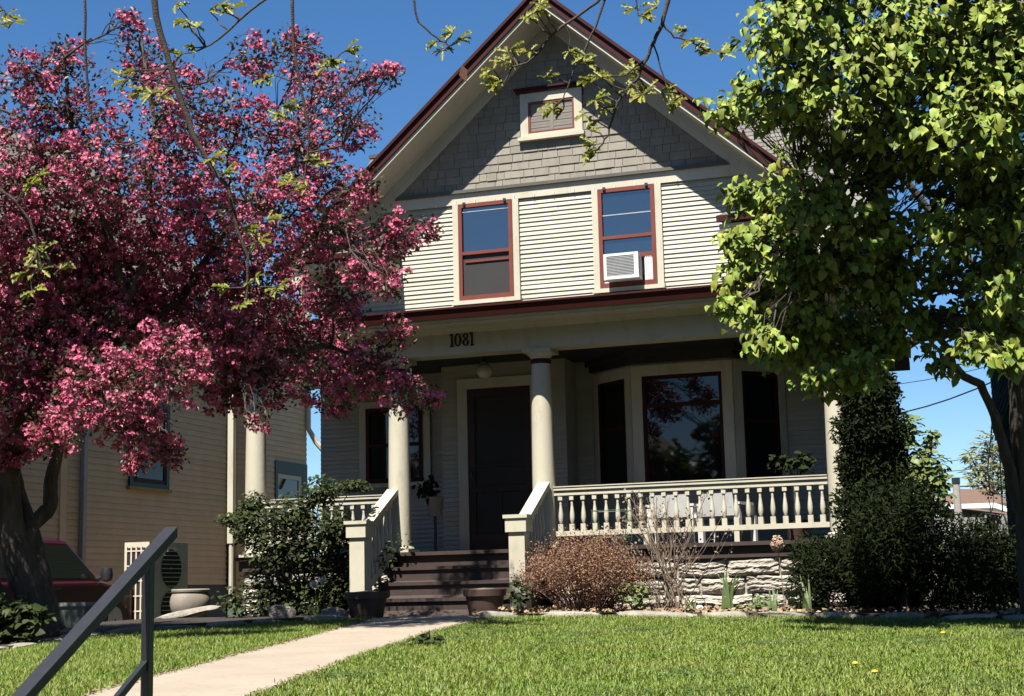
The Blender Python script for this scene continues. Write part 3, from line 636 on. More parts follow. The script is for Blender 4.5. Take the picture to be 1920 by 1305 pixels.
O('sash', MB().box(NX-.02, NX+.015, WNY[0]+.1, WNY[0]+.16, 2.42, 3.8).box(NX-.02, NX+.015, WNY[1]-.16, WNY[1]-.1, 2.42, 3.8).box(NX-.02, NX+.015, WNY[0]+.16, WNY[1]-.16, 2.42, 2.50).box(NX-.02, NX+.015, WNY[0]+.16, WNY[1]-.16, 3.08, 3.14), M_RED, w)
O('pane', MB().box(NX-.01, NX, WNY[0]+.16, WNY[1]-.16, 2.5, 3.8), glass_mat('neighbour_glass', (.006, .006, .006), 1.35), w)
O('sill', MB().box(NX-.02, NX+.06, WNY[0]-.05, WNY[1]+.05, 2.28, 2.338), mat('ochre_sill', (.35, .24, .03)), w)
O('corner_post', MB().box(NX-.05, NX+.05, 8.95, 9.1, .6, 5.9), M_GREEN, nb)
# projecting rear bay
bayp = [(NX-.5, 9.22), (NX+.02, 9.28), (NX+.40, 9.60), (NX+.40, 11.62), (NX-.5, 11.62)]
nbay = O('rear_bay', MB().prism(bayp[::-1], .3, 6.6, 'z'), M_TAN, nb)
def bayboards(p, q, z0, z1):
    p = Vector((*p, 0)); q = Vector((*q, 0)); a = math.atan2(q.y-p.y, q.x-p.x); z = z0
    while z < z1:
        O('clapboard', NCB, None, nbay, loc=(p.x, p.y, z), rot=(0, 0, a), scl=((q-p).length, 1, 1)); z += .108
bayboards(bayp[0], bayp[1], .5, 6.4); bayboards(bayp[1], bayp[2], .5, 6.4); bayboards(bayp[2], (NX+.40, 10.15), .5, 6.4); bayboards((NX+.40, 10.15), bayp[3], 3.1, 6.4); bayboards((NX+.40, 10.15), bayp[3], .5, 2.0)
w = O('window', MB().box(NX+.39, NX+.44, 10.15, 11.6, 2.85, 3.12).box(NX+.39, NX+.44, 10.15, 10.25, 2.0, 2.85).box(NX+.39, NX+.44, 11.35, 11.6, 2.0, 2.85), M_GREEN, nbay)
O('pane', MB().box(NX+.38, NX+.41, 10.26, 11.35, 2.02, 2.84), M_DARKGLASS, w)
O('inner_frame', MB().box(NX+.39, NX+.43, 10.25, 11.35, 2.76, 2.85).box(NX+.39, NX+.43, 11.22, 11.35, 2.07, 2.76).box(NX+.39, NX+.43, 10.25, 11.35, 2.0, 2.07), M_TRIM, w)
O('downspout', MB().tube([(NX+.46, 11.6, 6.4), (NX+.46, 11.6, 3.9), (NX+.6, 11.7, 3.6), (NX+1.3, 12.1, 2.7)], .06, 8), M_TRIM, nb)
# roof
b = MB(); 
for sg in (-1, 1):
    P = [(-13.2, 9.75), (-13.2+sg*4.5, 5.75), (-13.2+sg*4.5, 5.6), (-13.2, 9.6)]; b.prism(P if sg > 0 else P[::-1], -3.6, 9.6)
rf = O('roof', b, M_ROOF, nb); O('eave_fascia', MB().box(-8.73, -8.64, -3.6, 9.6, 5.53, 5.78), M_GREEN, rf); O('eave_soffit', MB().box(-9.3, -8.74, -3.6, 9.6, 5.55, 5.6), mat('tan_soffit', (.42, .34, .24)), rf)
# blue green house far behind
fh = thing('far_house', 'dark teal gabled house far behind, seen in the gap between the houses', 'house', (-12, 34, 0))
O('wall', MB().box(-15, -8.2, 30, 38, 0, 4.6), mat('teal_wall', (.02, .06, .075)), fh); O('roof', MB().prism([(-15.4, 4.5), (-7.8, 4.5), (-11.6, 7.6)], 29.5, 38.5), M_ROOF, fh)
# ------------------------------------------------------------------ heat pump, urn, tub
hp = thing('heat_pump', 'beige two fan outdoor heat pump unit beside the tan house', 'heat pump', (-7.0, 3.0, G(-7, 3)))
hx, hy0, hy1, hz = -6.75, 2.05, 3.15, G(-7, 3)
M_BEIGE = mat('beige_metal', (.68, .58, .44), rough=.5)
O('casing', MB().box(hx-.42, hx, hy0, hy1, hz+.08, hz+1.46), M_BEIGE, hp)
for k in range(2):
    cz = hz+.45+.62*k; n = 26; g = MB()
    g.lathe([(.02, 0), (.29, 0)], (0, 0, 0), n, cap=False); g.v = [(hx+.004, hy0+.62+p[0], cz+p[1]) for p in g.v]; fan = O('fan_opening', g, M_DARK, hp)
    g = MB()
    for q in range(9): zz = -.26+.065*q; wv = math.sqrt(max(0, .29**2-zz*zz)); g.box(hx+.008, hx+.018, hy0+.62-wv, hy0+.62+wv, cz+zz-.006, cz+zz+.006)
    O('fan_guard', g, M_BEIGE, fan)
g = MB(); v = MB()
g.box(hx-.38, hx-.04, hy0-.006, hy0-.002, hz+.2, hz+1.38)
O('side_intake', g, M_DARK, hp)
for q in range(5): v.box(hx-.38+.085*q-.012, hx-.38+.085*q+.012, hy0-.02, hy0-.007, hz+.18, hz+1.4)
for q in range(6): v.box(hx-.4, hx-.02, hy0-.022, hy0-.0195, hz+.22+.22*q, hz+.24+.22*q)
O('intake_grid', v, M_BEIGE, hp)
M_CLAY = mat('grey_clay', (.30, .255, .205), (.22, .185, .145), .8, 6, .2, 40)
ur = thing('urn', 'large rounded grey clay urn standing at the left flower bed', 'urn', (-5.2, .6, G(-5.2, .6)))
O('body', MB().lathe([(.17, 0), (.235, .1), (.27, .2), (.275, .27), (.26, .34), (.235, .385)], (-5.2, .6, G(-5.2, .6)-.03), 30), M_CLAY, ur, smooth=True)
O('rim', MB().lathe([(.235, .385), (.255, .395), (.26, .42), (.245, .435), (.215, .43), (.2, .38)], (-5.2, .6, G(-5.2, .6)-.03), 30, cap=False), M_CLAY, ur, smooth=True)
O('soil', MB().lathe([(.01, .4), (.215, .395)], (-5.2, .6, G(-5.2, .6)-.03), 24), M_SOIL, ur)
tx, ty = -4.3, -3.35; tz = G(tx, ty)
tb = thing('storage_tub', 'grey green plastic tub beside the crabapple trunk', 'tub', (tx, ty, tz))
O('tub_body', MB().add([(tx-.2, ty-.15, tz), (tx+.2, ty-.15, tz), (tx+.2, ty+.15, tz), (tx-.2, ty+.15, tz), (tx-.24, ty-.18, tz+.27), (tx+.24, ty-.18, tz+.27), (tx+.24, ty+.18, tz+.27), (tx-.24, ty+.18, tz+.27)], [(0, 3, 2, 1), (0, 1, 5, 4), (1, 2, 6, 5), (2, 3, 7, 6), (3, 0, 4, 7)]), mat('grey_green_plastic', (.16, .18, .14), rough=.5), tb)
O('tub_rim', MB().box(tx-.26, tx+.26, ty-.2, ty+.2, tz+.27, tz+.31), mat('pale_plastic', (.28, .3, .25), rough=.5), tb)
# ------------------------------------------------------------------ brown pots at the steps
M_POT = mat('brown_pot', (.085, .05, .038), (.065, .038, .03), .55, 4, .05, 30)
M_DRYPLANT = mat('dry_moss', (.30, .24, .12), (.2, .16, .08), .9, 40, .6, 90)
def pot(x, y, lab, s=1.0):
    z = G(x, y)+.012; t = thing('flower_pot', lab, 'pot', (x, y, z))
    O('pot_body', MB().lathe([(.175*s, 0), (.182*s, .03), (.205*s, .16), (.215*s, .215)], (x, y, z), 32), M_POT, t, smooth=True)
    O('pot_rim', MB().lathe([(.215*s, .215), (.238*s, .218), (.243*s, .29), (.235*s, .298), (.215*s, .295), (.21*s, .25)], (x, y, z), 32, cap=False), M_POT, t, smooth=.8)
    O('pot_soil', MB().lathe([(.005, .31), (.12*s, .30), (.216*s, .27)], (x, y, z), 24), M_DRYPLANT, t)
pot(-.23, -1.52, 'brown plastic flower pot of dried moss at the right foot of the steps')
pot(-1.64, -1.58, 'brown plastic flower pot in shade at the left foot of the steps', 1.05)
# white pot with plant hanging by the door, chair beside
wp = thing('hanging_planter', 'pale pot of leaves on the dark porch left of the front door', 'planter', (-1.86, .9, 1.5))
O('pot', MB().lathe([(.085, 0), (.12, .24), (.125, .25), (.11, .25)], (-1.80, 1.0, 1.36), 20), M_CLAY, wp, smooth=True)
O('stand', MB().tube([(-1.80, 1.0, FLZ), (-1.80, 1.0, 1.36)], .02, 8).lathe([(.14, 0), (.14, .02)], (-1.80, 1.0, FLZ), 14), M_BROWN, wp)
# ------------------------------------------------------------------ porch downspout
ds = O('downspout', MB().box(-4.14, -4.06, -.32, -.24, 1.05, 3.66).tube([(-4.10, -.28, 1.05), (-4.10, -.28, .3)], .03, 8), M_TRIM, house)
# ------------------------------------------------------------------ downspout elbow in the right bed
p0 = at(1617, 1110, 17.0)
de = thing('downspout_extension', 'pale square downspout outlet lying in the dark right flower bed', 'downspout', (p0.x, p0.y, 0))
b = MB(); z0 = G(p0.x, p0.y)
b.prism([(p0.y+.5, z0+.30), (p0.y, z0+.06), (p0.y, z0+.17), (p0.y+.5, z0+.38)], p0.x-.055, p0.x+.055, 'x'); O('spout', b, mat('white_metal', (.62, .6, .56)), de)
O('spout_mouth', MB().box(p0.x-.045, p0.x+.045, p0.y-.004, p0.y-.001, z0+.07, z0+.16), M_DARK, de)
# ------------------------------------------------------------------ car
M_CAR = mat('dark_red_car_paint', (.05, .005, .006), (.04, .004, .005), .3, 3, spec=.4)
M_TYRE = mat('tyre_rubber', (.02, .02, .02), rough=.8)
CX, CZ = -7.0, -.25          # right flank, driveway level
car = thing('parked_car', 'dark red boxy car parked on the driveway behind the crabapple trunk', 'car', (CX-.88, 0, CZ))
def carsec(poly, x0, x1): return MB().prism([(y, z+CZ) for y, z in poly], x0, x1, 'x')
low = [(-2.35, .35), (-2.40, .80), (-2.25, .88), (1.22, .90), (1.40, .88), (2.15, .80), (2.42, .70), (2.46, .42), (2.36, .28), (1.95, .26), (1.86, .48), (1.68, .60), (1.45, .60), (1.26, .48), (1.18, .26), (-1.05, .26), (-1.13, .48), (-1.32, .60), (-1.55, .60), (-1.74, .48), (-1.82, .26), (-2.2, .28)]
body = O('body', carsec(low, CX-1.76, CX), M_CAR, car)
bv = body.modifiers.new('bevel', 'BEVEL'); bv.width = .07; bv.segments = 3; bv.limit_method = 'ANGLE'; bv.angle_limit = .7
cab = O('cabin', MB().add([(CX-1.72, -2.25, CZ+.88), (CX-.04, -2.25, CZ+.88), (CX-.04, 1.30, CZ+.88), (CX-1.72, 1.30, CZ+.88), (CX-1.58, -2.1, CZ+1.46), (CX-.18, -2.1, CZ+1.46), (CX-.18, .60, CZ+1.46), (CX-1.58, .60, CZ+1.46)],
    [(4, 5, 6, 7), (0, 1, 5, 4), (1, 2, 6, 5), (2, 3, 7, 6), (3, 0, 4, 7)]), M_CAR, car)
cb = cab.modifiers.new('bevel', 'BEVEL'); cb.width = .05; cb.segments = 2
M_CARGL = glass_mat('car_glass', (.012, .016, .01), 1.6)
def flank(y0, y1, yt0, yt1):
    f = lambda z: CX-.04-(z-.88)/.58*.14+.004
    return MB().add([(f(.93), y0, CZ+.93), (f(.93), y1, CZ+.93), (f(1.38), yt1, CZ+1.38), (f(1.38), yt0, CZ+1.38)], [(0, 1, 2, 3)])
O('side_window', flank(.0, 1.12, .0, .60), M_CARGL, car); O('side_window', flank(-1.0, -.12, -1.0, -.12), M_CARGL, car); O('side_window', flank(-1.95, -1.12, -1.88, -1.12), M_CARGL, car)
O('windshield', MB().add([(CX-.16, 1.27, CZ+.93), (CX-1.60, 1.27, CZ+.93), (CX-1.50, .70, CZ+1.40), (CX-.26, .70, CZ+1.40)], [(0, 1, 2, 3)]), M_CARGL, car)
O('side_mirror', MB().lathe([(.01, -.1), (.08, -.08), (.095, 0), (.08, .09), (.01, .1)], (CX+.12, 1.16, CZ+.98), 12).tube([(CX-.05, 1.16, CZ+.92), (CX+.1, 1.16, CZ+.95)], .03, 6), M_BLACK, car, smooth=True)
O('door_handle', MB().box(CX-.002, CX+.025, .05, .22, CZ+.78, CZ+.81), M_BLACK, car)
O('headlight', MB().box(CX-.3, CX-.03, 2.40, 2.47, CZ+.55, CZ+.70), M_WHITE, car)
O('side_marker', MB().box(CX-.001, CX+.012, 2.05, 2.15, CZ+.6, CZ+.635), M_WHITE, car)
for y in (-1.43, 1.565):
    for xx in (CX-.2, CX-1.76):
        t = MB().lathe([(.30, -.1), (.325, -.09), (.325, .09), (.30, .1)], (0, 0, 0), 24); t.v = [(xx+.1+p[2], y+p[0], CZ+.325+.01+p[1]) for p in t.v]; wh = O('wheel', t, M_TYRE, car)
        t = MB().lathe([(.02, .0), (.19, .0)], (0, 0, 0), 16, cap=False); t.v = [(xx+.205+p[2], y+p[0], CZ+.335+p[1]) for p in t.v]; O('hubcap', t, M_GRILLE, wh)
# ------------------------------------------------------------------ handrail in the foreground
M_POST = mat('black_post_paint', (.018, .018, .022), rough=.4, spec=.6)
hr = thing('handrail', 'black square tube handrail sloping down toward the street beside the path', 'handrail', (1.72, -11.6, -.3))
A = at(315, 1005, 7.0); sl_ = .62; run = 2.1
def rail(x, y0, z0, y1, z1, hw, hh, ext=0):
    return MB().prism([(y0, z0-hh), (y1, z1-hh), (y1, z1+hh), (y0, z0+hh)], x-hw, x+hw, 'x')
rx = A.x; ry = A.y
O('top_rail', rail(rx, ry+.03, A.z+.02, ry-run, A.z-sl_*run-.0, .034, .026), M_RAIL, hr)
O('post', MB().box(rx-.044, rx-.002, ry-.145, ry-.103, -.42, A.z-.10), M_POST, hr)
O('brace', rail(rx-.025, ry-.12, A.z-.56, ry-run, A.z-.56-sl_*(run-.12), .015, .019), M_POST, hr)
O('post', MB().box(rx-.054, rx+.004, ry-run+.05, ry-run+.105, -1.3, A.z-sl_*(run-.1)), M_POST, hr)
for o_ in hr.children:
    bv = o_.modifiers.new('bevel', 'BEVEL'); bv.width = .004; bv.segments = 2
# ------------------------------------------------------------------ right neighbour, rear garage, pole, wires, fence
M_TEAL = mat('teal_siding', (.022, .085, .095), (.017, .07, .08), .95, 4, .15, 50, spec=.03)
tn = thing('neighbour_house', 'dark teal house wall behind the trunk of the leafy green tree', 'house', (9, 4, 0))
ang_t = math.atan2(.55, 10.5)
def tput(mb):
    Rm = Matrix.Translation((5.22, 9.6, 0)) @ Matrix.Rotation(ang_t, 4, 'Z'); mb.v = [tuple(Rm @ Vector(v)) for v in mb.v]; return mb
O('wall', tput(MB().box(.0+.05, 7, -10.6, 0, 0, 2.75)), M_TEAL, tn); O('upper_wall', tput(MB().box(-.06, 7, -10.6, 0, 2.75, 6.5)), M_TEAL, tn)
sd2 = MB()
for k in range(54):
    z = .3+k*.115
    if z > 6.3: break
    xo_ = .05 if z < 2.70 else -.06
    sd2.prism([(-10.6, z), (-10.6, z+.117), (-10.603, z+.117), (-10.622, z)], xo_, 6.9, 'x')
    sd2.prism([(xo_, z), (xo_-.014, z), (xo_-.003, z+.117), (xo_, z+.117)], -10.58, 0, 'y')
O('siding', tput(sd2), M_TEAL, tn, kind='stuff')
fw = O('window', tput(MB().box(1.2, 1.32, -10.66, -10.6, 1.3, 3.0).box(2.5, 2.62, -10.66, -10.6, 1.3, 3.0).box(1.32, 2.5, -10.66, -10.6, 2.88, 3.0).box(1.32, 2.5, -10.66, -10.6, 1.3, 1.4)), M_WHITE, tn); O('pane', tput(MB().box(1.32, 2.5, -10.63, -10.61, 1.4, 2.88)), M_DARKGLASS, fw)
tw = O('window', tput(MB().box(-.11, -.0605, -1.6, -.25, 3.78, 3.88).box(-.10, -.0605, -1.6, -1.48, 3.88, 5.0).box(-.10, -.0605, -.40, -.27, 3.88, 5.0)), M_WHITE, tn); O('pane', tput(MB().box(-.075, -.062, -1.48, -.40, 3.88, 5.0)), M_GLASS, tw)
O('roof', tput(MB().prism([(-.5, 6.4), (7.5, 6.4), (3.5, 9.5)], -11, .4)), M_ROOF, tn)
cb_ = MB().tube([at(1861, 780, 26.4), at(1858, 820, 26.4), at(1852, 880, 26.4), at(1857, 930, 26.4)], .012, 5).tube([at(1862, 720, 26.5), at(1872, 800, 26.5), at(1880, 960, 26.6)], .012, 5); O('cable', cb_, M_BLACK, tn)
gd = 45.0
gr = thing('garage', 'far garage with brown hip roof and white eaves beyond the side yard', 'garage', tuple(at(1830, 985, gd)))
a, c, e = at(1738, 943, gd), at(1893, 992, gd), at(1800, 917, gd+2); gy = a.y; zE = a.z-.05
O('wall', MB().box(a.x+.3, a.x+3.6, gy+.3, gy+6, -.2, zE-.02), mat('grey_green_wall', (.10, .12, .10)), gr)
O('roof', MB().add([(a.x, gy, zE), (a.x+3.9, gy, zE-.75), (a.x+3.9, gy+6.4, zE-.75), (a.x, gy+6.4, zE), (a.x+.9, gy+2.2, zE+.55), (a.x+1.6, gy+2.2, zE+.5)], [(0, 1, 5, 4), (1, 2, 5), (2, 3, 4, 5), (3, 0, 4), (0, 3, 2, 1)]), mat('brown_shingles', (.18, .11, .08), (.13, .08, .06), .9, 12, .3, 30), gr)
O('eave', MB().prism([(a.x-.05, zE-.02), (a.x+1.9, zE-.02), (a.x+4.0, zE-.80), (a.x+4.0, zE-.98), (a.x+1.9, zE-.17), (a.x-.05, zE-.15)][::-1], gy-.08, gy+.02), M_WHITE, gr)
pp = at(1797, 950, 41.); pt = at(1792, 900, 41.)
po = thing('utility_pole', 'short grey utility pole in front of the far garage', 'pole', (pp.x, pp.y, 0))
O('shaft', MB().tube([(pp.x, pp.y, 0), (pt.x, pt.y, pt.z)], [.12, .10], 10), mat('grey_wood', (.42, .38, .33), rough=.9), po); O('pole_cap', MB().tube([(pt.x, pt.y, pt.z-.1), (pt.x, pt.y, pt.z+.06)], .115, 8), M_BLACK, po)
def wire(p, q, lab, sag=.3, r=.014, k=9):
    P = [p+(q-p)*t-Vector((0, 0, sag*4*t*(1-t))) for t in np.linspace(0, 1, k)]
    tag(O('wire', MB().tube(P, r, 5), M_BLACK), lab, 'wire', 'overhead wires')
wire(at(1560, 785, 40), at(1885, 705, 28), 'thin dark overhead wire rising to the teal house, lowest of the upper pair', .25, .016)
wire(at(1560, 730, 46), at(1930, 665, 40), 'faint overhead wire above the side yard, highest of all', .2, .011)
wire(at(1690, 868, 60), at(1930, 835, 60), 'faint overhead wire crossing in front of the far pale tree, upper one', .2, .014)
wire(at(1690, 885, 60), at(1930, 858, 60), 'faint overhead wire crossing in front of the far pale tree, lower one', .2, .014)
wire(at(1700, 912, 41), at(1930, 897, 41), 'dark overhead wire running past the top of the utility pole', .1, .018)
fe = thing('fence', 'pale grey board fence at the back of the side yard', 'fence', (5, 16, 0))
M_FENCE = mat('grey_fence_boards', (.30, .30, .28), rough=.8, rand=.12)
BRD = MB().box(0, .135, 0, .02, 0, 1.55).mesh('fence_board'); BRD.materials.append(M_FENCE)
for k in range(30): O('fence_board', BRD, None, fe, loc=(3.05+.145*k, 14.0+rnd.uniform(-.004, .004), .06), scl=(1, 1, rnd.uniform(.98, 1.02)))
O('fence_rail', MB().box(3.0, 7.4, 14.025, 14.07, .35, .45).box(3.0, 7.4, 14.025, 14.07, 1.25, 1.35), M_FENCE, fe)
# ------------------------------------------------------------------ foliage helpers
def tri_leaf(fold=.10, w=.46, tip=-.12):
    V = [(0, 0, 0), (0, .5, 0), (0, 1, tip), (-.78*w, .08, fold*.7), (-w, .38, fold), (-.58*w, .74, fold*.3), (.78*w, .08, fold*.7), (w, .38, fold), (.58*w, .74, fold*.3)]
    F = [(0, 4, 3), (0, 1, 4), (1, 5, 4), (1, 2, 5), (0, 6, 7), (0, 7, 1), (1, 7, 8), (1, 8, 2)]
    return np.array(V, float), np.array(F)
def quad_leaf(w=.35):
    return np.array([(0, 0, 0), (-w, .5, .06), (0, 1, -.05), (w, .5, .06)], float), np.array([(0, 1, 2), (0, 2, 3)])
def oak_leaf():
    L = [(-.05, .16), (-.12, .33), (-.05, .43), (-.19, .62), (-.07, .68), (-.13, .88)]
    V = [(0, 0, 0), (0, .4, .0), (0, .7, -.02), (0, 1, -.1)] + [(x, y, .05+.3*abs(x)) for x, y in L] + [(-x, y, .05+.3*abs(x)) for x, y in L]
    def sd(o, fl):
        T = [(0, 1, o+1), (0, o+1, o), (1, o+2, o+1), (1, 2, o+2), (2, o+3, o+2), (2, o+4, o+3), (2, 3, o+4), (3, o+5, o+4)]
        return [t[::-1] if fl else t for t in T]
    return np.array(V, float), np.array(sd(4, False)+sd(10, True))
def unit(n): v = NR.normal(size=(n, 3)); return v/np.linalg.norm(v, axis=1, keepdims=True)
def in_blob(c, r, n, shell=.55):
    u = unit(n); t = shell+(1-shell)*NR.random((n, 1)); t = np.where(NR.random((n, 1)) < .25, NR.random((n, 1)), t)
    return np.asarray(c)+u*t*np.asarray(r), u
def branch(mb, p, q, r0, r1, n=6, wob=.06, sag=0.0, sides=6):
    p, q = Vector(p), Vector(q); L = (q-p).length; pts = []
    for i in range(n+1):
        t = i/n; o = Vector((rnd.uniform(-1, 1), rnd.uniform(-1, 1), rnd.uniform(-1, 1)))*wob*L*(0 if i in (0, n) else 1)
        pts.append(p+(q-p)*t+o+Vector((0, 0, sag*L*4*t*(1-t))))
    mb.tube(pts, [r0+(r1-r0)*i/n for i in range(n+1)], sides, cap=False); return pts
def tri_join(name, parts, m, parent, smooth=False):
    V = []; F = []; k = 0
    for v, f in parts: V.append(v); F.append(f+k); k += len(v)
    return O(name, npmesh(name, np.concatenate(V), np.concatenate(F), smooth), m, parent, kind='stuff')
def nearest(pts, p):
    p = Vector(p); return min(pts, key=lambda q: (Vector(q)-p).length)
# ------------------------------------------------------------------ crabapple
M_BLOOM = mat('crabapple_blossom', (.48, .05, .125), (.74, .20, .305), .6, 5, rand=.2, hue=.012, trans=.22)
M_BRONZE = mat('bronze_leaf', (.105, .052, .028), (.065, .05, .02), .5, 8, rand=.45, hue=.03, trans=.25)
base = at(62, 1185, 14.5); base.z = G(base.x, base.y)-.05
crab = thing('crabapple_tree', 'crabapple tree in full deep pink blossom in front of the porch', 'tree', tuple(base))
D = 14.5
tr = MB(); nodes = []
def limb(px, rad, dd=0.0, sides=12, d0=D):
    P = [at(x, y, d0+dd*i/(len(px)-1)) for i, (x, y) in enumerate(px)]
    Q = []; R = []
    for i in range(len(P)-1):
        for k in range(4):
            t = k/4; q = P[i]+(P[i+1]-P[i])*t; Q.append(q+Vector((rnd.uniform(-1, 1), rnd.uniform(-1, 1), 0))*rad[i]*.10); R.append(rad[i]+(rad[i+1]-rad[i])*t*1.0)
            R[-1] *= rnd.uniform(.93, 1.07)
    Q.append(P[-1]); R.append(rad[-1]); tr.tube(Q, R, sides, cap=True); nodes.extend(Q)
limb([(75, 1215), (70, 1140), (45, 1070), (20, 1000), (12, 920), (18, 860), (45, 795), (100, 730), (170, 650), (235, 560), (290, 470)], [0.216, 0.187, 0.158, 0.137, 0.122, 0.108, 0.097, 0.086, 0.072, 0.054, 0.036])
limb([(95, 1190), (75, 1100), (62, 1030), (58, 985), (95, 950), (95, 900), (115, 820), (165, 740), (260, 690), (380, 640)], [0.144, 0.122, 0.108, 0.083, 0.072, 0.065, 0.054, 0.047, 0.040, 0.029], .6)
limb([(20, 1210), (-10, 1120), (-50, 1040), (-90, 900), (-130, 740), (-150, 560)], [0.158, 0.122, 0.101, 0.086, 0.072, 0.050], -.8)
limb([(45, 1040), (58, 985), (40, 930), (30, 880)], [0.094, 0.065, 0.050, 0.043], .3)
limb([(150, 670), (250, 620), (340, 560), (430, 420), (500, 330)], [0.065, 0.054, 0.043, 0.032, 0.022], 1.0)
limb([(260, 690), (340, 660), (430, 690), (520, 660), (620, 650), (720, 690)], [0.040, 0.036, 0.032, 0.029, 0.022, 0.013], 1.2)
limb([(330, 390), (420, 370), (520, 400), (600, 440), (680, 450)], [0.032, 0.029, 0.023, 0.018, 0.011], .8)
limb([(235, 560), (200, 430), (150, 330), (130, 210), (120, 110)], [0.050, 0.040, 0.029, 0.020, 0.009], -.6)
limb([(290, 470), (280, 350), (290, 230), (270, 110), (262, 30)], [0.036, 0.029, 0.022, 0.016, 0.006], .2)
crab_blobs = [(40,330,120),(130,220,110),(50,140,52),(125,110,45),(243,50,36),(268,120,60),(340,190,85),(480,110,50),(555,95,50),(600,170,66),(680,150,42),(728,140,26),(660,235,55),(560,270,88),(440,230,80),(330,300,108),(210,330,108),(100,450,130),(230,480,130),(370,430,118),(500,390,105),(605,345,62),(680,355,40),(620,440,84),(735,440,50),(800,430,28),(700,505,60),(480,520,115),(340,580,125),(190,620,130),(60,620,130),(60,740,105),(180,740,92),(265,800,62),(310,690,86),(430,640,98),(540,620,96),(630,655,78),(700,690,62),(755,740,46),(808,748,26),(600,715,58),(500,715,62),(420,735,52),(320,850,34),(255,865,30),(100,815,50),(15,850,45),(725,540,30),(640,560,56),(745,620,34),(480,790,24),(640,760,30),
    (-120,480,210),(-120,230,150),(-150,720,150),(-330,420,200),(-320,660,170)]
# flower and cluster templates
def flower(c, n, s):
    n = np.array(n)/np.linalg.norm(n); a = np.cross(n, [.31, .5, .81]); a /= np.linalg.norm(a); b_ = np.cross(n, a); V = []; F = []
    t0 = NR.random()*6
    for k in range(5):
        t = t0+k*1.2566; d = a*math.cos(t)+b_*math.sin(t); e = np.cross(n, d); i = len(V)
        V += [c, c+s*(.62*d-.42*e+.28*n), c+s*(1.0*d+.34*n), c+s*(.62*d+.42*e+.28*n)]; F += [(i, i+1, i+2), (i, i+2, i+3)]
    return V, F
def cluster(nf, R, s):
    V = []; F = []
    for k in range(nf):
        u = unit(1)[0]; u[2] = abs(u[2])*1.0-.25; v, f = flower(u*R*(.5+.5*NR.random()), u+unit(1)[0]*.5, s*(.8+.4*NR.random())); i = len(V); V += v; F += [tuple(x+i for x in q) for q in f]
    return np.array(V), np.array(F)
CLU = [cluster(n, R, s) for n, R, s in ((15, .06, .018), (19, .07, .018), (22, .08, .019), (12, .05, .018), (17, .065, .019))]
cl_pos = []; lf_pos = []; lf_dir = []
twigs = MB(); brs = MB()
for (x, y, r) in crab_blobs:
    d = 14.6+rnd.uniform(-1.1, 1.1)-(.7 if x < 330 and y > 540 else 0)+(.7 if 500 < x < 680 else -.9 if x > 680 and y < 560 else 0); c = at(x, y, d); R = r*d/2850
    rr = np.array([R, R*1.15, R])
    dens = .75 if y < 330 else 1.15
    n = int(R*R*(520 if x < 450 and y > 420 else 310)*dens)+3
    p, u = in_blob(c, rr, n, .5); cl_pos.append(p)
    m = int(R*R*(4600 if x > 400 or y < 400 else 4400))+30; p, u = in_blob(c, rr*1.05, m, .3); lf_pos.append(p); lf_dir.append(u)
    q = nearest(nodes, c); pts = branch(brs, q, c, .012+.012*R, .006, 6, .05, .04)
    for k in range(int(7+R*20)):
        e = np.asarray(c)+unit(1)[0]*rr*rnd.uniform(.8, 1.12); s0 = rnd.choice(pts[2:]); branch(twigs, s0, e, .0055, .0018, 4, .06, .03, 4)
O('trunk', tr.mesh('trunk', 1.2), M_BARK, crab); O('branches', brs.mesh('b', 1.2), M_BARK2, crab, kind='stuff'); O('twigs', twigs, M_TWIG, crab, kind='stuff')
P = np.concatenate(cl_pos); N_ = len(P)
camd = np.linalg.norm(P-np.array(CAM), axis=1)
order = np.argsort(camd+NR.normal(size=N_)*.8)
inv = np.array([(-.12 < 1)]) 
# the nearest 300 clusters that fall inside the picture are parts of their own
def inpic(p):
    q = Vector(p)-CAM; z = q.dot(_f); x = PW/2+FPX*q.dot(_r)/z; y = PH/2-FPX*q.dot(_u)/z
    return 0 < x < PW and 0 < y < PH
sel = [i for i in order if inpic(P[i])][:300]; ss = set(sel)
CM = []
for v, f in CLU:
    me = npmesh('blossom_cluster', v, f); me.materials.append(M_BLOOM); CM.append(me)
for i in sel:
    O('blossom_cluster', CM[i % 5], None, crab, loc=tuple(P[i]), rot=(rnd.uniform(-.6, .6), rnd.uniform(-.6, .6), rnd.uniform(0, 6.3)), scl=[rnd.uniform(.85, 1.25)]*3)
rest = np.array([i for i in range(N_) if i not in ss]); parts = []
for k in range(5):
    q = P[rest[rest % 5 == k]]; n = len(q); nm = np.tile([0, 0, 1.], (n, 1))+NR.normal(size=(n, 3))*.4
    parts.append(scatter(*CLU[k], frames(nm, scale=.8+.5*NR.random(n)), q))
tri_join('blossoms', parts, M_BLOOM, crab)
lp = np.concatenate(lf_pos); ld = np.concatenate(lf_dir); n = len(lp)
tri_join('leaves', [scatter(*quad_leaf(.27), frames(NR.normal(size=(n, 3))*.8+np.array([0, -.2, .7]), ld+NR.normal(size=(n, 3))*.6, scale=.035+.03*NR.random(n)), lp)], M_BRONZE, crab)
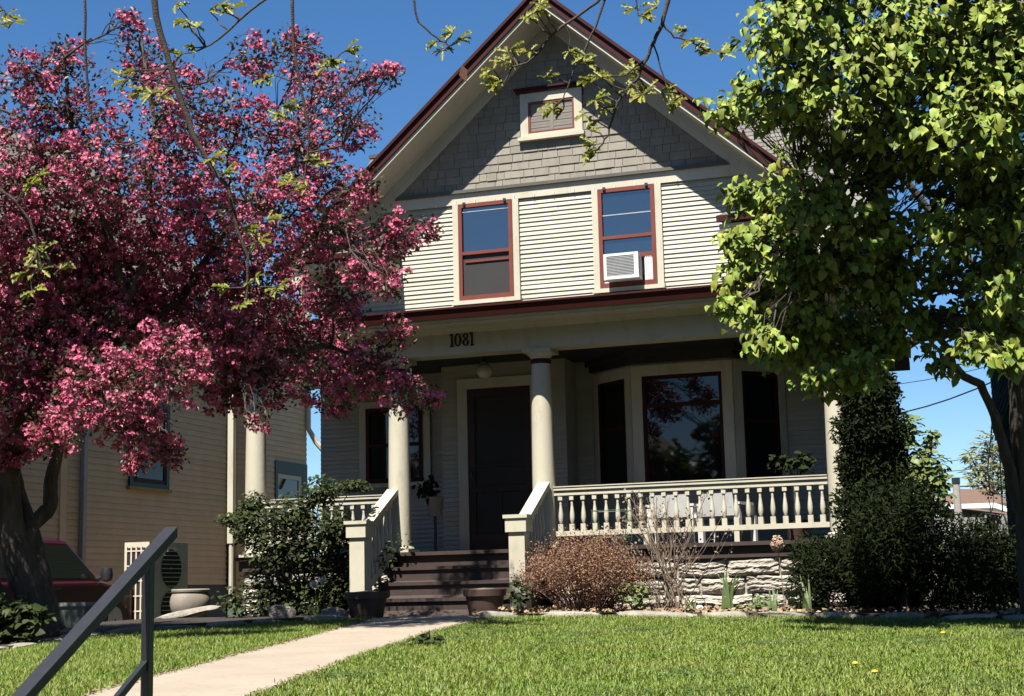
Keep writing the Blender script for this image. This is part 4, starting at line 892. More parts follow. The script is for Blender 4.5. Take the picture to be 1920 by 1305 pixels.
# ------------------------------------------------------------------ heart-leaved tree on the right
M_HEART = mat('heart_leaf', (.28, .335, .05), (.18, .25, .038), .55, 12, rand=.4, hue=.025, trans=.17, spec=.25)
D = 13.0
bs = at(1935, 1160, D); bs.z = G(bs.x, bs.y)-.05
ht = thing('leafy_tree', 'green tree with large heart shaped leaves in front of the porch', 'tree', tuple(bs))
tr = MB(); nodes = []
limb([(1940, 1190), (1930, 1100), (1922, 950), (1915, 820), (1908, 700), (1895, 600), (1880, 480), (1870, 330), (1850, 180), (1830, 60)], [0.120, 0.105, 0.098, 0.098, 0.094, 0.090, 0.075, 0.056, 0.038, 0.022])
limb([(1912, 960), (1893, 880), (1865, 780), (1838, 720), (1808, 706), (1788, 685), (1775, 650), (1740, 610), (1690, 560), (1620, 500), (1540, 430)], [0.060, 0.053, 0.045, 0.041, 0.038, 0.034, 0.032, 0.030, 0.026, 0.019, 0.012], -.6)
limb([(1898, 700), (1850, 640), (1770, 625), (1710, 640), (1650, 620), (1580, 600), (1500, 560)], [0.056, 0.045, 0.038, 0.032, 0.027, 0.022, 0.013], .3)
limb([(1898, 640), (1840, 520), (1770, 430), (1700, 340), (1620, 240), (1560, 130)], [0.056, 0.046, 0.039, 0.033, 0.026, 0.015], .2)
limb([(1735, 632), (1700, 655), (1670, 690), (1640, 705)], [0.022, 0.019, 0.015, 0.009], -.3)
limb([(1895, 600), (1930, 480), (1980, 330), (2040, 200)], [0.068, 0.056, 0.041, 0.022], .5)
heart_blobs = [(1480,60,95),(1560,150,108),(1650,60,130),(1760,90,130),(1870,90,120),(1395,195,52),(1478,185,72),(1590,280,108),(1700,220,110),(1820,230,120),(1905,320,95),(1560,385,86),(1480,375,64),(1402,365,44),(1385,450,48),(1440,470,76),(1385,540,48),(1465,560,84),(1560,500,88),(1500,635,70),(1590,640,80),(1690,545,66),(1790,510,60),(1890,470,72),(1900,600,80),(1810,610,58),(1700,625,46),(1560,712,52),(1640,420,60),(1760,330,56),(1850,400,56),(1720,455,66),(1800,430,62),(1860,310,58),(1735,290,54),(1880,545,62),(1650,515,54),(1765,590,44),(1845,650,34),(1895,670,36),(1440,645,30),(1372,575,26),(1770,680,26),(1660,650,34),(1620,690,34),(1350,205,16),(1500,-60,110),(1680,-80,130),(1850,-70,130),(2010,150,140),(2010,380,130),(2000,560,100)]
tv, tf = tri_leaf(.2, .44, -.25); HL = npmesh('leaf', tv, tf, True); HL.materials.append(M_HEART)
lp = []; ln = []; ldr = []; brs = MB(); twigs = MB()
for (x, y, r) in heart_blobs:
    d = D+rnd.uniform(-1.1, .9); c = at(x, y, d); R = r*d/2850; rr = np.array([R*rnd.uniform(.95, 1.3), R*1.1, R*rnd.uniform(.7, .95)])
    q = nearest(nodes, c); pts = branch(brs, q, c, .010+.012*R, .006, 6, .05, .03)
    ns = int(R*R*(520 if r not in (60, 66, 56) else 360))+9
    sp, u = in_blob(c, rr, ns, .45); sp = np.asarray(c)+(sp-np.asarray(c))*(1+.35*(NR.random((ns, 1)) < .18))
    for k in range(ns):
        if k % 2 == 0: branch(twigs, rnd.choice(pts[2:]), sp[k], .006, .0025, 4, .05, .03, 4)
        m = rnd.randint(4, 7); out = u[k].copy(); out[2] *= .4
        dirs = unit(m)*.6+out*.8+np.array([0, -.2, -.95]); off = unit(m)*np.array([.09, .09, .06])
        lp.append(sp[k]+off); ldr.append(dirs); ln.append(np.array([0, -.45, .6])+unit(m)*.62+out*.35)
lp = np.concatenate(lp); ln = np.concatenate(ln); ldr = np.concatenate(ldr); n = len(lp)
MF = frames(ln, ldr, scale=.040+.064*NR.random(n))
O('trunk', tr.mesh('trunk', 1.2), M_BARK2, ht); O('branches', brs.mesh('b', 1.2), M_BARK2, ht, kind='stuff'); O('twigs', twigs, M_TWIG, ht, kind='stuff')
cdist = np.linalg.norm(lp-np.array(CAM), axis=1); sel = [i for i in np.argsort(cdist) if inpic(lp[i])][:300]; ss = np.zeros(n, bool); ss[sel] = True
for i in sel:
    m4 = Matrix([list(MF[i][r]) + [lp[i][r]] for r in range(3)] + [[0, 0, 0, 1]])
    o = O('leaf', HL, None, ht); o.matrix_basis = m4
tri_join('foliage', [scatter(tv, tf, MF[~ss], lp[~ss])], M_HEART, ht, True)
# ------------------------------------------------------------------ overhanging street tree in the foreground
M_YOUNG = mat('young_oak_leaf', (.33, .33, .05), (.25, .27, .045), .5, 20, rand=.2, hue=.02, trans=.35)
M_OAKTWIG = mat('oak_twig', (.085, .06, .045), (.045, .032, .025), .85, 60, .5, 200)
ov = thing('overhanging_tree', 'street tree whose thin twigs with young yellow green leaves hang across the top', 'tree', (8.3, -13.2, G(8.3, -13.2)))
limb_pts = [Vector(p) for p in ((8.3, -13.2, G(8.3, -13.2)-.1), (8.25, -13.2, 1.5), (8.1, -13.2, 3.0), (7.3, -13.15, 3.75), (6.0, -13.1, 3.95), (4.6, -13.0, 3.85), (3.2, -12.9, 3.6), (2.2, -12.85, 3.35))]
tw = MB(); tw.tube(limb_pts, [.19, .17, .15, .11, .085, .065, .045, .02], 12); O('trunk', tw.mesh('t', 1.2), M_BARK2, ov)
tuft = []
def hang(px, d, r0, r1, tufts=(), dd=0.0, up=True):
    P = [at(x, y, d+dd*i/max(1, len(px)-1)) for i, (x, y) in enumerate(px)]
    if up:
        q = nearest([limb_pts[i]+(limb_pts[i+1]-limb_pts[i])*t for i in range(2, 7) for t in (0, .25, .5, .75)], P[0]+Vector((.4, 0, .3)))
        P = [q, q+(P[0]-q)*.55+Vector((0, 0, .12))]+P
    Q = []
    for i in range(len(P)-1):
        for k in range(3): Q.append(P[i]+(P[i+1]-P[i])*(k/3)+Vector((rnd.uniform(-1, 1), rnd.uniform(-1, 1), rnd.uniform(-1, 1)))*.003)
    Q.append(P[-1]); mb = MB(); mb.tube(Q, [r0+(r1-r0)*i/(len(Q)-1) for i in range(len(Q))], 7)
    o = O('branch', mb.mesh('branch', 1.2), M_OAKTWIG, ov)
    for (x, y) in tufts:
        e = at(x, y, d+dd*.6+rnd.uniform(-.08, .08)); q = nearest(Q, e); sp = MB(); branch(sp, q, e, .0035, .0018, 3, .08, 0, 5); tuft.append(e); O('twig', sp, M_OAKTWIG, o)
hang([(283, -30), (300, 60), (330, 160), (360, 250), (400, 320), (428, 352), (445, 430), (465, 480), (462, 560)], 5.0, .013, .004, [(398, 298), (420, 325), (460, 432), (502, 412), (485, 452), (430, 540), (452, 572), (522, 540), (480, 520), (240, 150), (225, 140), (285, 175), (300, 182), (268, 170)])
hang([(318, 158), (280, 150), (240, 150)], 5.0, .004, .003, up=False)
hang([(530, -25), (470, 20), (410, 72), (385, 88)], 5.1, .006, .003, [(370, 52), (362, 88), (345, 100), (438, 15), (392, 20), (352, 40), (415, 10), (330, 8)])
hang([(548, -20), (550, 90), (565, 170), (580, 240), (577, 300), (570, 335)], 5.0, .007, .003, [(530, 200), (497, 148), (552, 335), (590, 310), (540, 345), (600, 300), (520, 215), (575, 350)])
hang([(556, 82), (600, 98), (622, 112), (650, 95)], 5.0, .003, .002, [(622, 112), (648, 95), (610, 125)], up=False)
hang([(158, -15), (160, 120), (166, 200), (195, 268), (240, 272), (272, 258)], 5.1, .006, .0025, [])
hang([(-260, -80), (-160, 150), (-80, 270), (-10, 345), (30, 380), (55, 410), (68, 455), (70, 470)], 4.8, .006, .004, [(72, 330), (62, 345), (65, 480), (78, 505), (50, 510), (112, 505), (60, 545), (80, 470)])
hang([(-20, -10), (5, 15), (15, 30)], 5.0, .004, .002, [(12, 30), (25, 42), (5, 20)])
hang([(770, -15), (785, 40), (810, 65), (835, 80), (850, 100)], 5.2, .005, .0025, [(848, 62), (830, 95), (858, 75), (822, 78)])
hang([(1142, -20), (1110, 13), (1062, 43), (1034, 66), (1012, 99), (989, 119), (961, 124), (943, 157)], 5.2, .0065, .0025, [(1005, 22), (1012, 8), (990, 34), (952, 98), (958, 92), (925, 130), (936, 150), (946, 115), (976, 117), (995, 95), (928, 160)])
hang([(1140, -20), (1118, 50), (1095, 95), (1078, 125), (1066, 155), (1056, 185)], 5.2, .0055, .002, [(1067, 97), (1098, 105), (1025, 145), (1048, 195), (1056, 206), (1095, 118), (1037, 205)])
hang([(1062, 45), (1068, 70), (1066, 92)], 5.2, .002, .0015, up=False)
hang([(1258, -20), (1240, 50), (1225, 80), (1212, 110), (1195, 145), (1165, 180), (1150, 215), (1140, 255), (1125, 275), (1107, 298)], 5.1, .009, .002, [(1190, 130), (1202, 145), (1217, 165), (1120, 143), (1108, 150), (1115, 187), (1130, 205), (1095, 215), (1100, 240), (1112, 270), (1115, 290), (1205, 178), (1185, 165), (1128, 145), (1100, 285)])
hang([(1215, 105), (1175, 140), (1135, 145)], 5.1, .003, .002, up=False)
hang([(1242, 45), (1265, 70), (1290, 75), (1325, 95), (1352, 98)], 5.1, .004, .002, [(1285, 60), (1302, 76), (1335, 95), (1322, 75), (1352, 100)], up=False)
hang([(1225, 80), (1245, 150), (1262, 190)], 5.1, .003, .002, [(1265, 192), (1240, 172), (1280, 180)], up=False)
hang([(1190, -20), (1196, 30), (1230, 15)], 5.0, .004, .002, [(1190, 16), (1205, 30), (1232, 12)])
ovv, ovf = oak_leaf(); OL = npmesh('leaf', ovv, ovf, True); OL.materials.append(M_YOUNG)
pl = []; 
for e in tuft:
    ax = unit(1)[0]; ax[2] = abs(ax[2])*.3-.2
    for k in range(rnd.randint(7, 11)):
        dr = ax+unit(1)[0]*.85; nm = np.array([0, -.6, .8])+unit(1)[0]*.55; pl.append((np.array(e), nm, dr, rnd.uniform(.032, .060)))
MF = frames(np.array([p[1] for p in pl]), np.array([p[2] for p in pl]), scale=[p[3] for p in pl]); T = np.array([p[0] for p in pl])
for i in range(min(300, len(pl))):
    o = O('leaf', OL, None, ov); o.matrix_basis = Matrix([list(MF[i][r]) + [T[i][r]] for r in range(3)] + [[0, 0, 0, 1]])
if len(pl) > 300: tri_join('leaves', [scatter(ovv, ovf, MF[300:], T[300:])], M_YOUNG, ov, True)
dl = at(866, 122, 5.15); O('dead_leaf', MB().add([dl, dl+Vector((.02, 0, -.02)), dl+Vector((.012, .01, -.06)), dl+Vector((-.015, .01, -.03))], [(0, 1, 2), (0, 2, 3)]), mat('dead_leaf', (.16, .07, .04)), ov)
# ------------------------------------------------------------------ background trees
def bush(name, label, cat, blobs, m, leaf, size, dens, base, trunk=None, stem=M_BARK2, part='foliage', upn=(0, -.2, .8), rndn=.6, shell=.5, group=None, spread=.8):
    t = thing(name, label, cat, tuple(base), group); parts = []; st = MB()
    for (c, r) in blobs:
        r = np.asarray(r, float) if hasattr(r, '__len__') else np.array([r, r, r]); n = int(dens*(r[0]*r[2]+r[1]*r[2]+r[0]*r[1])/3)+8
        p, u = in_blob(c, r, n, shell); parts.append(scatter(*leaf, frames(np.array(upn)+unit(n)*rndn+u*.3, u*.6+unit(n)*spread, scale=size*(.65+.7*NR.random(n))), p))
        if trunk: branch(st, (base[0], base[1], base[2]+trunk[1]), c, trunk[0]*.5, trunk[0]*.15, 5, .05)
    if trunk: st.tube([Vector(base)-Vector((0, 0, .1)), Vector(base)+Vector((0, 0, trunk[1]*.5)), Vector(base)+Vector((0, 0, trunk[1]+.1))], [trunk[0], trunk[0]*.85, trunk[0]*.6], 8); O('trunk', st, stem, t)
    tri_join(part, parts, m, t); return t
M_GT = mat('fresh_green_leaf', (.17, .215, .045), (.12, .16, .034), .5, 4, rand=.35, hue=.02, trans=.3)
gt = [(at(x, y, 36+rnd.uniform(-.8, .8)), r*36/2850) for x, y, r in ((1690, 930, 60), (1730, 920, 45), (1660, 880, 50), (1700, 860, 55), (1740, 880, 42), (1680, 820, 34), (1705, 800, 26), (1670, 790, 16), (1755, 930, 30), (1745, 830, 14), (1640, 930, 50), (1720, 980, 55), (1765, 900, 14), (1748, 812, 9), (1672, 770, 9))]
bush('garden_tree', 'bright green tree standing beyond the side yard left of the far garage', 'tree', gt, M_GT, tri_leaf(), .14, 800, (at(1700, 1000, 36).x, at(1700, 1000, 36).y, .05), (.12, 1.6))
M_WIL = mat('pale_willow_leaf', (.26, .27, .12), (.20, .22, .10), .6, 4, rand=.3, hue=.02, trans=.3)
wl = [(at(x, y, 62+rnd.uniform(-1, 1)), r*62/2850) for x, y, r in ((1860, 830, 28), (1840, 860, 30), (1875, 870, 40), (1850, 900, 34), (1830, 890, 20), (1880, 920, 36), (1900, 840, 40), (1855, 935, 26), (1820, 855, 10))]
bush('willow_tree', 'pale feathery tree far off beside the teal house', 'tree', wl, M_WIL, quad_leaf(.14), .38, 260, (at(1870, 1000, 62).x, at(1870, 1000, 62).y, .05), (.16, 3.0), spread=.5)
rb = [(at(x, y, 30), r*30/2850) for x, y, r in ((1854, 918, 13), (1862, 926, 10))]
bush('bronze_shrub', 'small bronze leaved bush in front of the far garage roof', 'shrub', rb, M_BRONZE, quad_leaf(), .09, 1500, (at(1856, 990, 30).x, at(1856, 990, 30).y, .05), (.03, 1.3))
# ------------------------------------------------------------------ shrubs
M_YEW = mat('yew_needles', (.022, .031, .009), (.012, .019, .006), .85, 5, rand=.4, hue=.02, trans=.1, spec=.08)
M_SHRUB = mat('shrub_leaf', (.045, .065, .018), (.04, .05, .013), .6, 6, rand=.5, hue=.03, trans=.25, spec=.15)
bl = []
for z, r in ((.3, .42), (.75, .44), (1.2, .42), (1.65, .40), (2.05, .37), (2.4, .34), (2.7, .29), (2.98, .22), (3.25, .14)):
    for k in range(3): bl.append(((3.97+rnd.uniform(-.12, .12), -.66+rnd.uniform(-.12, .12), z), (r*.98, r*.9, .34)))
bush('arborvitae', 'tall dark columnar evergreen at the porch corner', 'shrub', bl, M_YEW, quad_leaf(.2), .062, 15000, (3.97, -.66, G(4, -.6)), (.07, .9), upn=(0, -.3, .2), rndn=1.0, shell=.6)
def yew(x, y, w, h, lab, n=9, mm=M_YEW):
    bl = [((x+rnd.uniform(-w, w)*.7, y+rnd.uniform(-.4, .4), h*rnd.uniform(.25, .75)), (w*rnd.uniform(.35, .55), .38, h*rnd.uniform(.22, .34))) for _ in range(n)]
    bush('yew_shrub', lab, 'shrub', bl, mm, quad_leaf(.13), .065, 8500, (x, y, G(x, y)), (.05, h*.35), upn=(0, -.3, .2), rndn=1.0, shell=.55, group='dark shrubs right of the porch')
yew(3.45, -.95, .40, .95, 'dark low shrub at the end of the stone foundation, left of the tall evergreen')
yew(4.30, -1.25, .60, 1.5, 'dark spreading yew just right of the tall columnar evergreen', 15)
yew(5.15, -1.0, .75, 1.12, 'dark spreading yew in front of the pale fence', 18)
yew(6.4, -1.2, .7, 1.1, 'dark spreading yew beyond the trunk of the leafy green tree', 8)
bl = [((x, -.80+rnd.uniform(-.22, .22), z), (rx, .34, rz)) for x, z, rx, rz in ((-3.3, .45, .45, .40), (-2.75, .40, .45, .42), (-2.35, .5, .35, .45), (-3.1, .95, .45, .36), (-2.6, 1.0, .42, .40), (-2.85, 1.35, .40, .28), (-2.62, 1.62, .22, .22), (-3.45, 1.25, .25, .30), (-2.3, 1.15, .22, .30), (-3.5, 1.5, .10, .18), (-2.1, 1.66, .22, .08), (-3.75, 1.32, .2, .08))]
bush('leafy_shrub', 'loose dark green shrub growing in front of the short porch railing', 'shrub', bl, M_SHRUB, quad_leaf(.36), .055, 9500, (-2.85, -.8, G(-2.85, -.8)), (.03, .25), stem=M_TWIG, shell=.35)
bl = [((-1.95+rnd.uniform(-.1, .25), -.62+.1*k, .75+.08*k), .13) for k in range(4)]
bush('vine', 'thin green creeper growing through the left stair railing', 'vine', bl, M_SHRUB, quad_leaf(.38), .05, 1100, (-1.95, -.6, .1), (.008, .5), stem=M_TWIG)
b0 = at(30, 1190, 13.6); b0.z = G(b0.x, b0.y)
bl = [((b0.x+rnd.uniform(-.5, .35), b0.y+rnd.uniform(-.3, .2), b0.z+rnd.uniform(.08, .32)), (.26, .24, .16)) for _ in range(9)]
bush('ground_shrub', 'low dark leafy shrub at the foot of the crabapple trunk', 'shrub', bl, M_SHRUB, tri_leaf(), .075, 2000, tuple(b0), (.02, .1), stem=M_TWIG)
# dried brown spirea
M_DRY = mat('dried_flower_heads', (.34, .19, .105), (.23, .12, .07), .85, 9, rand=.4, hue=.02, trans=.15)
M_STEM = mat('dry_stems', (.26, .19, .13), (.17, .12, .085), .85, 12)
c0 = Vector((.86, -1.2, G(.86, -1.2)))
sp = thing('dried_shrub', 'rounded shrub of reddish brown dried twigs beside the stair post', 'shrub', tuple(c0))
stm = MB(); tips = []
for k in range(330):
    a = rnd.uniform(0, 6.283); el = rnd.random()**.6; rx = .80*el*math.cos(a); ry = .52*el*math.sin(a); h = .84*math.sqrt(max(.06, 1-.78*el*el))*(rnd.uniform(.68, 1.14) if rnd.random() < .93 else rnd.uniform(1.15, 1.38))
    p = c0+Vector((rx*.25, ry*.25, 0)); q = c0+Vector((rx, ry, h)); pts = branch(stm, p, q, .0045, .0018, 4, .05, .05, 3); tips.append(q)
    for j in range(3):
        e = pts[3]+Vector((rnd.uniform(-.13, .13), rnd.uniform(-.13, .13), rnd.uniform(.0, .16))); branch(stm, pts[rnd.randint(2, 3)], e, .002, .0012, 2, .05, 0, 3); tips.append(e)
O('stems', stm, mat('red_brown_stems', (.16, .075, .05), (.11, .05, .035), .85, 12), sp, kind='stuff')
n = len(tips)*13; tp = np.repeat(np.array(tips), 13, 0)+NR.normal(size=(n, 3))*np.array([.05, .05, .045]); 
lw = NR.random((n, 1)) < .25; tp = np.where(lw, tp-(tp-np.array(c0))*np.array([.2, .2, .45])*NR.random((n, 1)), tp)
tri_join('dry_flowers', [scatter(*quad_leaf(.4), frames(unit(n)+np.array([0, -.2, .5]), scale=.013+.014*NR.random(n)), tp)], M_DRY, sp)
# tall dry stalks
c1 = Vector((1.78, -1.05, G(1.78, -1.0)))
ds_ = thing('dry_stalks', 'clump of tall bare tan stalks in front of the right porch railing', 'plant', tuple(c1)); stm = MB(); tips = []
for k in range(44):
    p = c1+Vector((rnd.gauss(0, .16), rnd.gauss(0, .10), 0)); q = c1+Vector((rnd.gauss(0, .34), rnd.gauss(0, .16), rnd.uniform(.6, 1.35)))
    pts = branch(stm, p, q, .0065, .003, 6, .02, .0, 5); tips.append(q)
    if rnd.random() < .55:
        for j in range(4): e = pts[5]+Vector((rnd.uniform(-.16, .16), rnd.uniform(-.12, .12), rnd.uniform(-.08, .16))); branch(stm, pts[rnd.randint(3, 5)], e, .0025, .0012, 3, .08, 0, 4); tips.append(e)
O('stalks', stm, M_STEM, ds_, kind='stuff'); n = len(tips)*4; tp = np.repeat(np.array(tips), 4, 0)+NR.normal(size=(n, 3))*.03
tri_join('dry_leaves', [scatter(*quad_leaf(.4), frames(unit(n), scale=.02+.02*NR.random(n)), tp)], M_STEM, ds_)
# iris fans, grassy plants
M_IRIS = mat('iris_leaf', (.13, .18, .05), (.09, .14, .045), .5, 8, rand=.2, trans=.25)
def blade_fan(name, x, y, n, h, w, lab, m=M_IRIS, spread=.5, cat='plant'):
    z = G(x, y)+.02; t = thing(name, lab, cat, (x, y, z))
    for k in range(n):
        a = rnd.uniform(-1, 1)*spread; b_ = rnd.uniform(-.35, .35); hh = h*rnd.uniform(.6, 1.1); V = []; p = Vector((x+rnd.uniform(-.06, .06), y+rnd.uniform(-.05, .05), z))
        for j in range(6):
            u = j/5; c = p+Vector((a*hh*u*u, b_*hh*u*u, hh*(u-.22*abs(a)*u*u))); ww = w*(1-u)**.5*.5+.001; V += [c-Vector((ww, 0, 0)), c+Vector((ww, .004, 0))]
        O('blade', MB().add(V, [(2*j, 2*j+1, 2*j+3, 2*j+2) for j in range(5)]), m, t)
    return t
blade_fan('iris_plant', 2.42, -1.15, 12, .52, .045, 'fan of broad green iris leaves in the middle of the right bed', spread=.45)
blade_fan('iris_plant', 3.28, -1.35, 6, .42, .03, 'slim upright green leaves at the right end of the pale foundation', spread=.3)
blade_fan('iris_plant', 2.95, -1.30, 5, .38, .028, 'few slim green leaves between the iris fan and the foundation end', spread=.3)
blade_fan('iris_plant', 2.05, -1.35, 8, .22, .022, 'low tuft of narrow leaves below the tall dry stalks', spread=.6)
M_HOSTA = mat('bright_bed_leaf', (.17, .22, .05), (.12, .17, .04), .5, 10, rand=.25, trans=.3)
def leafy(name, x, y, r, h, lab, m=M_HOSTA, size=.06, dens=900):
    z = G(x, y); bl = [((x+rnd.uniform(-r, r)*.6, y+rnd.uniform(-r, r)*.5, z+h*rnd.uniform(.35, .8)), (r*.5, r*.5, h*.35)) for _ in range(5)]
    bush(name, lab, 'plant', bl, m, tri_leaf(), size, dens, (x, y, z), (.008, h*.4), stem=M_TWIG)
leafy('bed_plant', 1.42, -1.40, .22, .34, 'bright green leafy plant between the brown shrub and the dry stalks')
leafy('bed_plant', .16, -1.55, .16, .38, 'small green leafy plant at the foot of the right stair post', M_SHRUB)
leafy('bed_plant', 2.75, -1.15, .32, .22, 'low green ground plants right of the iris fan', M_IRIS, .05, 1100)
leafy('bed_plant', 1.08, -6.5, .18, .09, 'low dark weeds on the lawn edge beside the path', M_SHRUB, .05, 1500)
leafy('bed_plant', -3.62, -1.25, .26, .42, 'dark leafy plants by the foundation left of the loose green shrub', M_SHRUB, .06, 900)
# fern and tulips
fx, fy = -2.28, -1.62; fz = G(fx, fy)
fn = thing('fern', 'feathery green fern under the white tulips', 'fern', (fx, fy, fz))
for k in range(11):
    a = rnd.uniform(0, 6.28); b = MB(); L_ = rnd.uniform(.22, .34)
    for j in range(12):
        u = j/12; c = Vector((fx, fy, fz))+Vector((math.cos(a)*L_*.7*u, math.sin(a)*L_*.7*u, L_*(1.1*u-.55*u*u))); e = Vector((-math.sin(a), math.cos(a), 0))*.055*(1-u)*(.4+u*2 if u < .3 else 1)
        d = Vector((math.cos(a), math.sin(a), .3))*.012; b.add([c-d, c+e, c+d], [(0, 1, 2)]); b.add([c-d, c-e, c+d], [(0, 1, 2)])
    O('frond', b, M_HOSTA, fn)
tu = thing('tulips', 'two white tulips on thin stems beside the boulder in the left bed', 'tulips', (-2.2, -1.7, fz)); M_PETAL = mat('white_petal', (.80, .80, .76), rough=.5, trans=.25)
for (x, y) in ((588, 1104), (604, 1096)):
    tpos = at(x, y, 17.05); q = Vector((-2.16+rnd.uniform(-.03, .03), -1.66, fz)); O('stem', MB().tube([q, (q+tpos)/2+Vector((.02, 0, 0)), tpos], .006, 6), M_HOSTA, tu); b = MB()
    for k in range(6):
        a = k*1.047; d = Vector((math.cos(a), math.sin(a), 0)); e = Vector((-d.y, d.x, 0)); b.add([tpos, tpos+d*.035+e*.03+Vector((0, 0, .04)), tpos+d*(.05 if k % 2 else .035)+Vector((0, 0, .09)), tpos+d*.035-e*.03+Vector((0, 0, .04))], [(0, 1, 2, 3)])
    O('flower', b, M_PETAL, tu)
for k in range(4):
    b = MB(); V = []
    for j in range(5): u = j/4; c = Vector((-2.16+.05*k-.08+.14*(k-1.5)*u*u, -1.64, fz+.26*(u-.3*u*u))); ww = .018*math.sqrt(max(0, 1-u))+.002; V += [c-Vector((ww, 0, 0)), c+Vector((ww, 0, 0))]
    O('leaf', b.add(V, [(2*j, 2*j+1, 2*j+3, 2*j+2) for j in range(4)]), M_IRIS, tu)
# dried hydrangea / allium head, snowdrop-like flower, tomato cage, railing plant
ap = at(1458, 1020, 17.0); al = thing('dried_flower_head', 'round pale brown dried flower head on a stalk in front of the skirt board', 'flower', (ap.x, ap.y, G(ap.x, ap.y)))
O('stalk', MB().tube([(ap.x+.05, ap.y, G(ap.x, ap.y)), (ap.x+.03, ap.y, .4), ap], .005, 5), M_STEM, al)
n = 420; u = unit(n); tri_join('florets', [scatter(*quad_leaf(.45), frames(u+unit(n)*.5, scale=.024+.012*NR.random(n)), np.array(ap)+u*.085*np.array([.9, .9, 1.15])*(.75+.25*NR.random((n, 1))))], mat('dried_florets', (.40, .29, .20), (.28, .19, .13), .9, 20, rand=.3), al)
tc = thing('plant_cage', 'green wire plant cage standing behind the brown dried shrub', 'plant cage', (1.06, -.75, .06)); M_WIRE = mat('green_wire', (.05, .13, .06), rough=.4)
for sx, sy in ((-.2, -.15), (.2, -.15), (.2, .15), (-.2, .15)): O('cage_leg', MB().tube([(1.06+sx*.8, -.75+sy*.8, .06), (1.06+sx, -.75+sy, 1.27)], .004, 5), M_WIRE, tc)
for z in (.95, 1.25): O('cage_ring', MB().tube([(1.06-.2, -.9, z), (1.26, -.9, z), (1.26, -.6, z), (.86, -.6, z), (.86, -.9, z)], .004, 5), M_WIRE, tc)
bl = [((3.0+rnd.uniform(-.22, .25), .35, 1.68+rnd.uniform(-.02, .14)), .1) for _ in range(6)]
bush('potted_plant', 'dark potted plant on the porch near the right end of the railing', 'plant', bl, M_YEW, tri_leaf(), .07, 1500, (3.0, .35, 1.0), (.02, .55))
O('pot', MB().lathe([(.10, 0), (.14, .22), (.15, .24)], (3.0, .35, FLZ), 16), M_POT, bpy.data.objects['potted_plant'], smooth=True)
bl = [((-1.80+rnd.uniform(-.12, .12), 1.0+rnd.uniform(-.1, .1), 1.72+rnd.uniform(-.1, .12)), .12) for _ in range(5)]
wpf = []
for c, r in bl: p, u = in_blob(c, np.array([r]*3), 16, .3); wpf.append(scatter(*tri_leaf(), frames(unit(16), scale=.06+.03*NR.random(16)), p))
tri_join('plant_leaves', wpf, M_YEW, wp)
# bent white flower in the right bed and a white stone marker
sx_ = at(1528, 1150, 16.6); b = MB(); P = [Vector((sx_.x+.06, sx_.y, G(sx_.x, sx_.y))), Vector((sx_.x+.05, sx_.y, G(sx_.x, sx_.y)+.08)), Vector((sx_.x+.01, sx_.y, G(sx_.x, sx_.y)+.12)), Vector((sx_.x-.04, sx_.y, G(sx_.x, sx_.y)+.09))]
sn = thing('white_flower', 'single drooping white flower at the edge of the dark right bed', 'flower', tuple(P[0])); O('stem', MB().tube(P[:3], .006, 6), M_PETAL, sn); O('bloom', MB().tube(P[2:], [.012, .02], 7), M_PETAL, sn)
mk = at(1312, 1147, 16.5); tag(O('white_pebble', ROCKS[4].copy(), None, loc=(mk.x, mk.y, G(mk.x, mk.y)+.06), scl=(.045, .035, .06)), 'small rounded white stone in the bed below the tall stalks', 'stone')
bpy.data.objects['white_pebble'].data.materials.clear(); bpy.data.objects['white_pebble'].data.materials.append(M_WHITE)
# ------------------------------------------------------------------ leaf litter
M_LIT = mat('dead_leaf_litter', (.36, .25, .14), (.20, .13, .075), .85, 9, rand=.4, hue=.03)
n = 5200; x = NR.uniform(-.3, 6.2, n); y = NR.uniform(-1.95, -.2, n); y += -.02*x
keep = np.array([b > poly_at([(q[1], q[0]) for q in EDGE_R], a)+.02 if a < 8 else False for a, b in zip(x, y)]); pr_ = NR.random(n) < np.where(x < 2.6, 1, .4); k = keep & pr_; x, y = x[k], y[k]; n = len(x)
T = np.stack([x, y, Gn(x, y)+.035+.05*NR.random(n)], 1)
tag(O('leaf_litter', npmesh('leaf_litter', *scatter(*quad_leaf(.4), frames(np.array([0, -.2, 1])+unit(n)*.7, scale=.03+.05*NR.random(n)), T)), M_LIT, kind='stuff'), 'scattered dry brown leaves covering the soil of the right bed', 'leaves')
# ------------------------------------------------------------------ grass
M_GRASS = mat('grass_blade', (.165, .26, .026), (.245, .30, .05), .5, 1.3, rand=.35, hue=.02, trans=.3)
n = 620000; x = NR.uniform(-3.4, 8.2, n); y = -1.6-10.3*NR.random(n)**.75; 
pl_ = np.interp(-y, [-q[1] for q in PATH_L], [q[0] for q in PATH_L]); pr2 = np.interp(-y, [-q[1] for q in PATH_R], [q[0] for q in PATH_R])
el = np.interp(-y, [-q[1] for q in EDGE_L], [q[0] for q in EDGE_L]); er = np.interp(x, [q[0] for q in EDGE_R], [q[1] for q in EDGE_R])
right = (x > pr2-.02+.05*NR.normal(size=n)*.5) & (y < er-.05); left = (x < pl_+.02+.05*NR.normal(size=n)*.5) & (x > el+.1)
dist = np.hypot(x-CAM.x, y-CAM.y); keep = (right | left) & (NR.random(n) < np.clip(11.0/dist, .35, 1.)) & ((x < 6.3) | (NR.random(n) < .35))
x, y, left = x[keep], y[keep], left[keep]; n = len(x)
pat = .5+.5*np.sin(x*1.9+1.3*np.sin(y*1.7))*np.sin(y*2.3+.8*np.sin(x*2.9)); h = (.022+.018*pat+.026*NR.random(n)**2)*np.where(left, 1.25, 1.); a = NR.uniform(0, 6.283, n); lean = .3+.75*NR.random(n); w = .0019+.0014*NR.random(n)
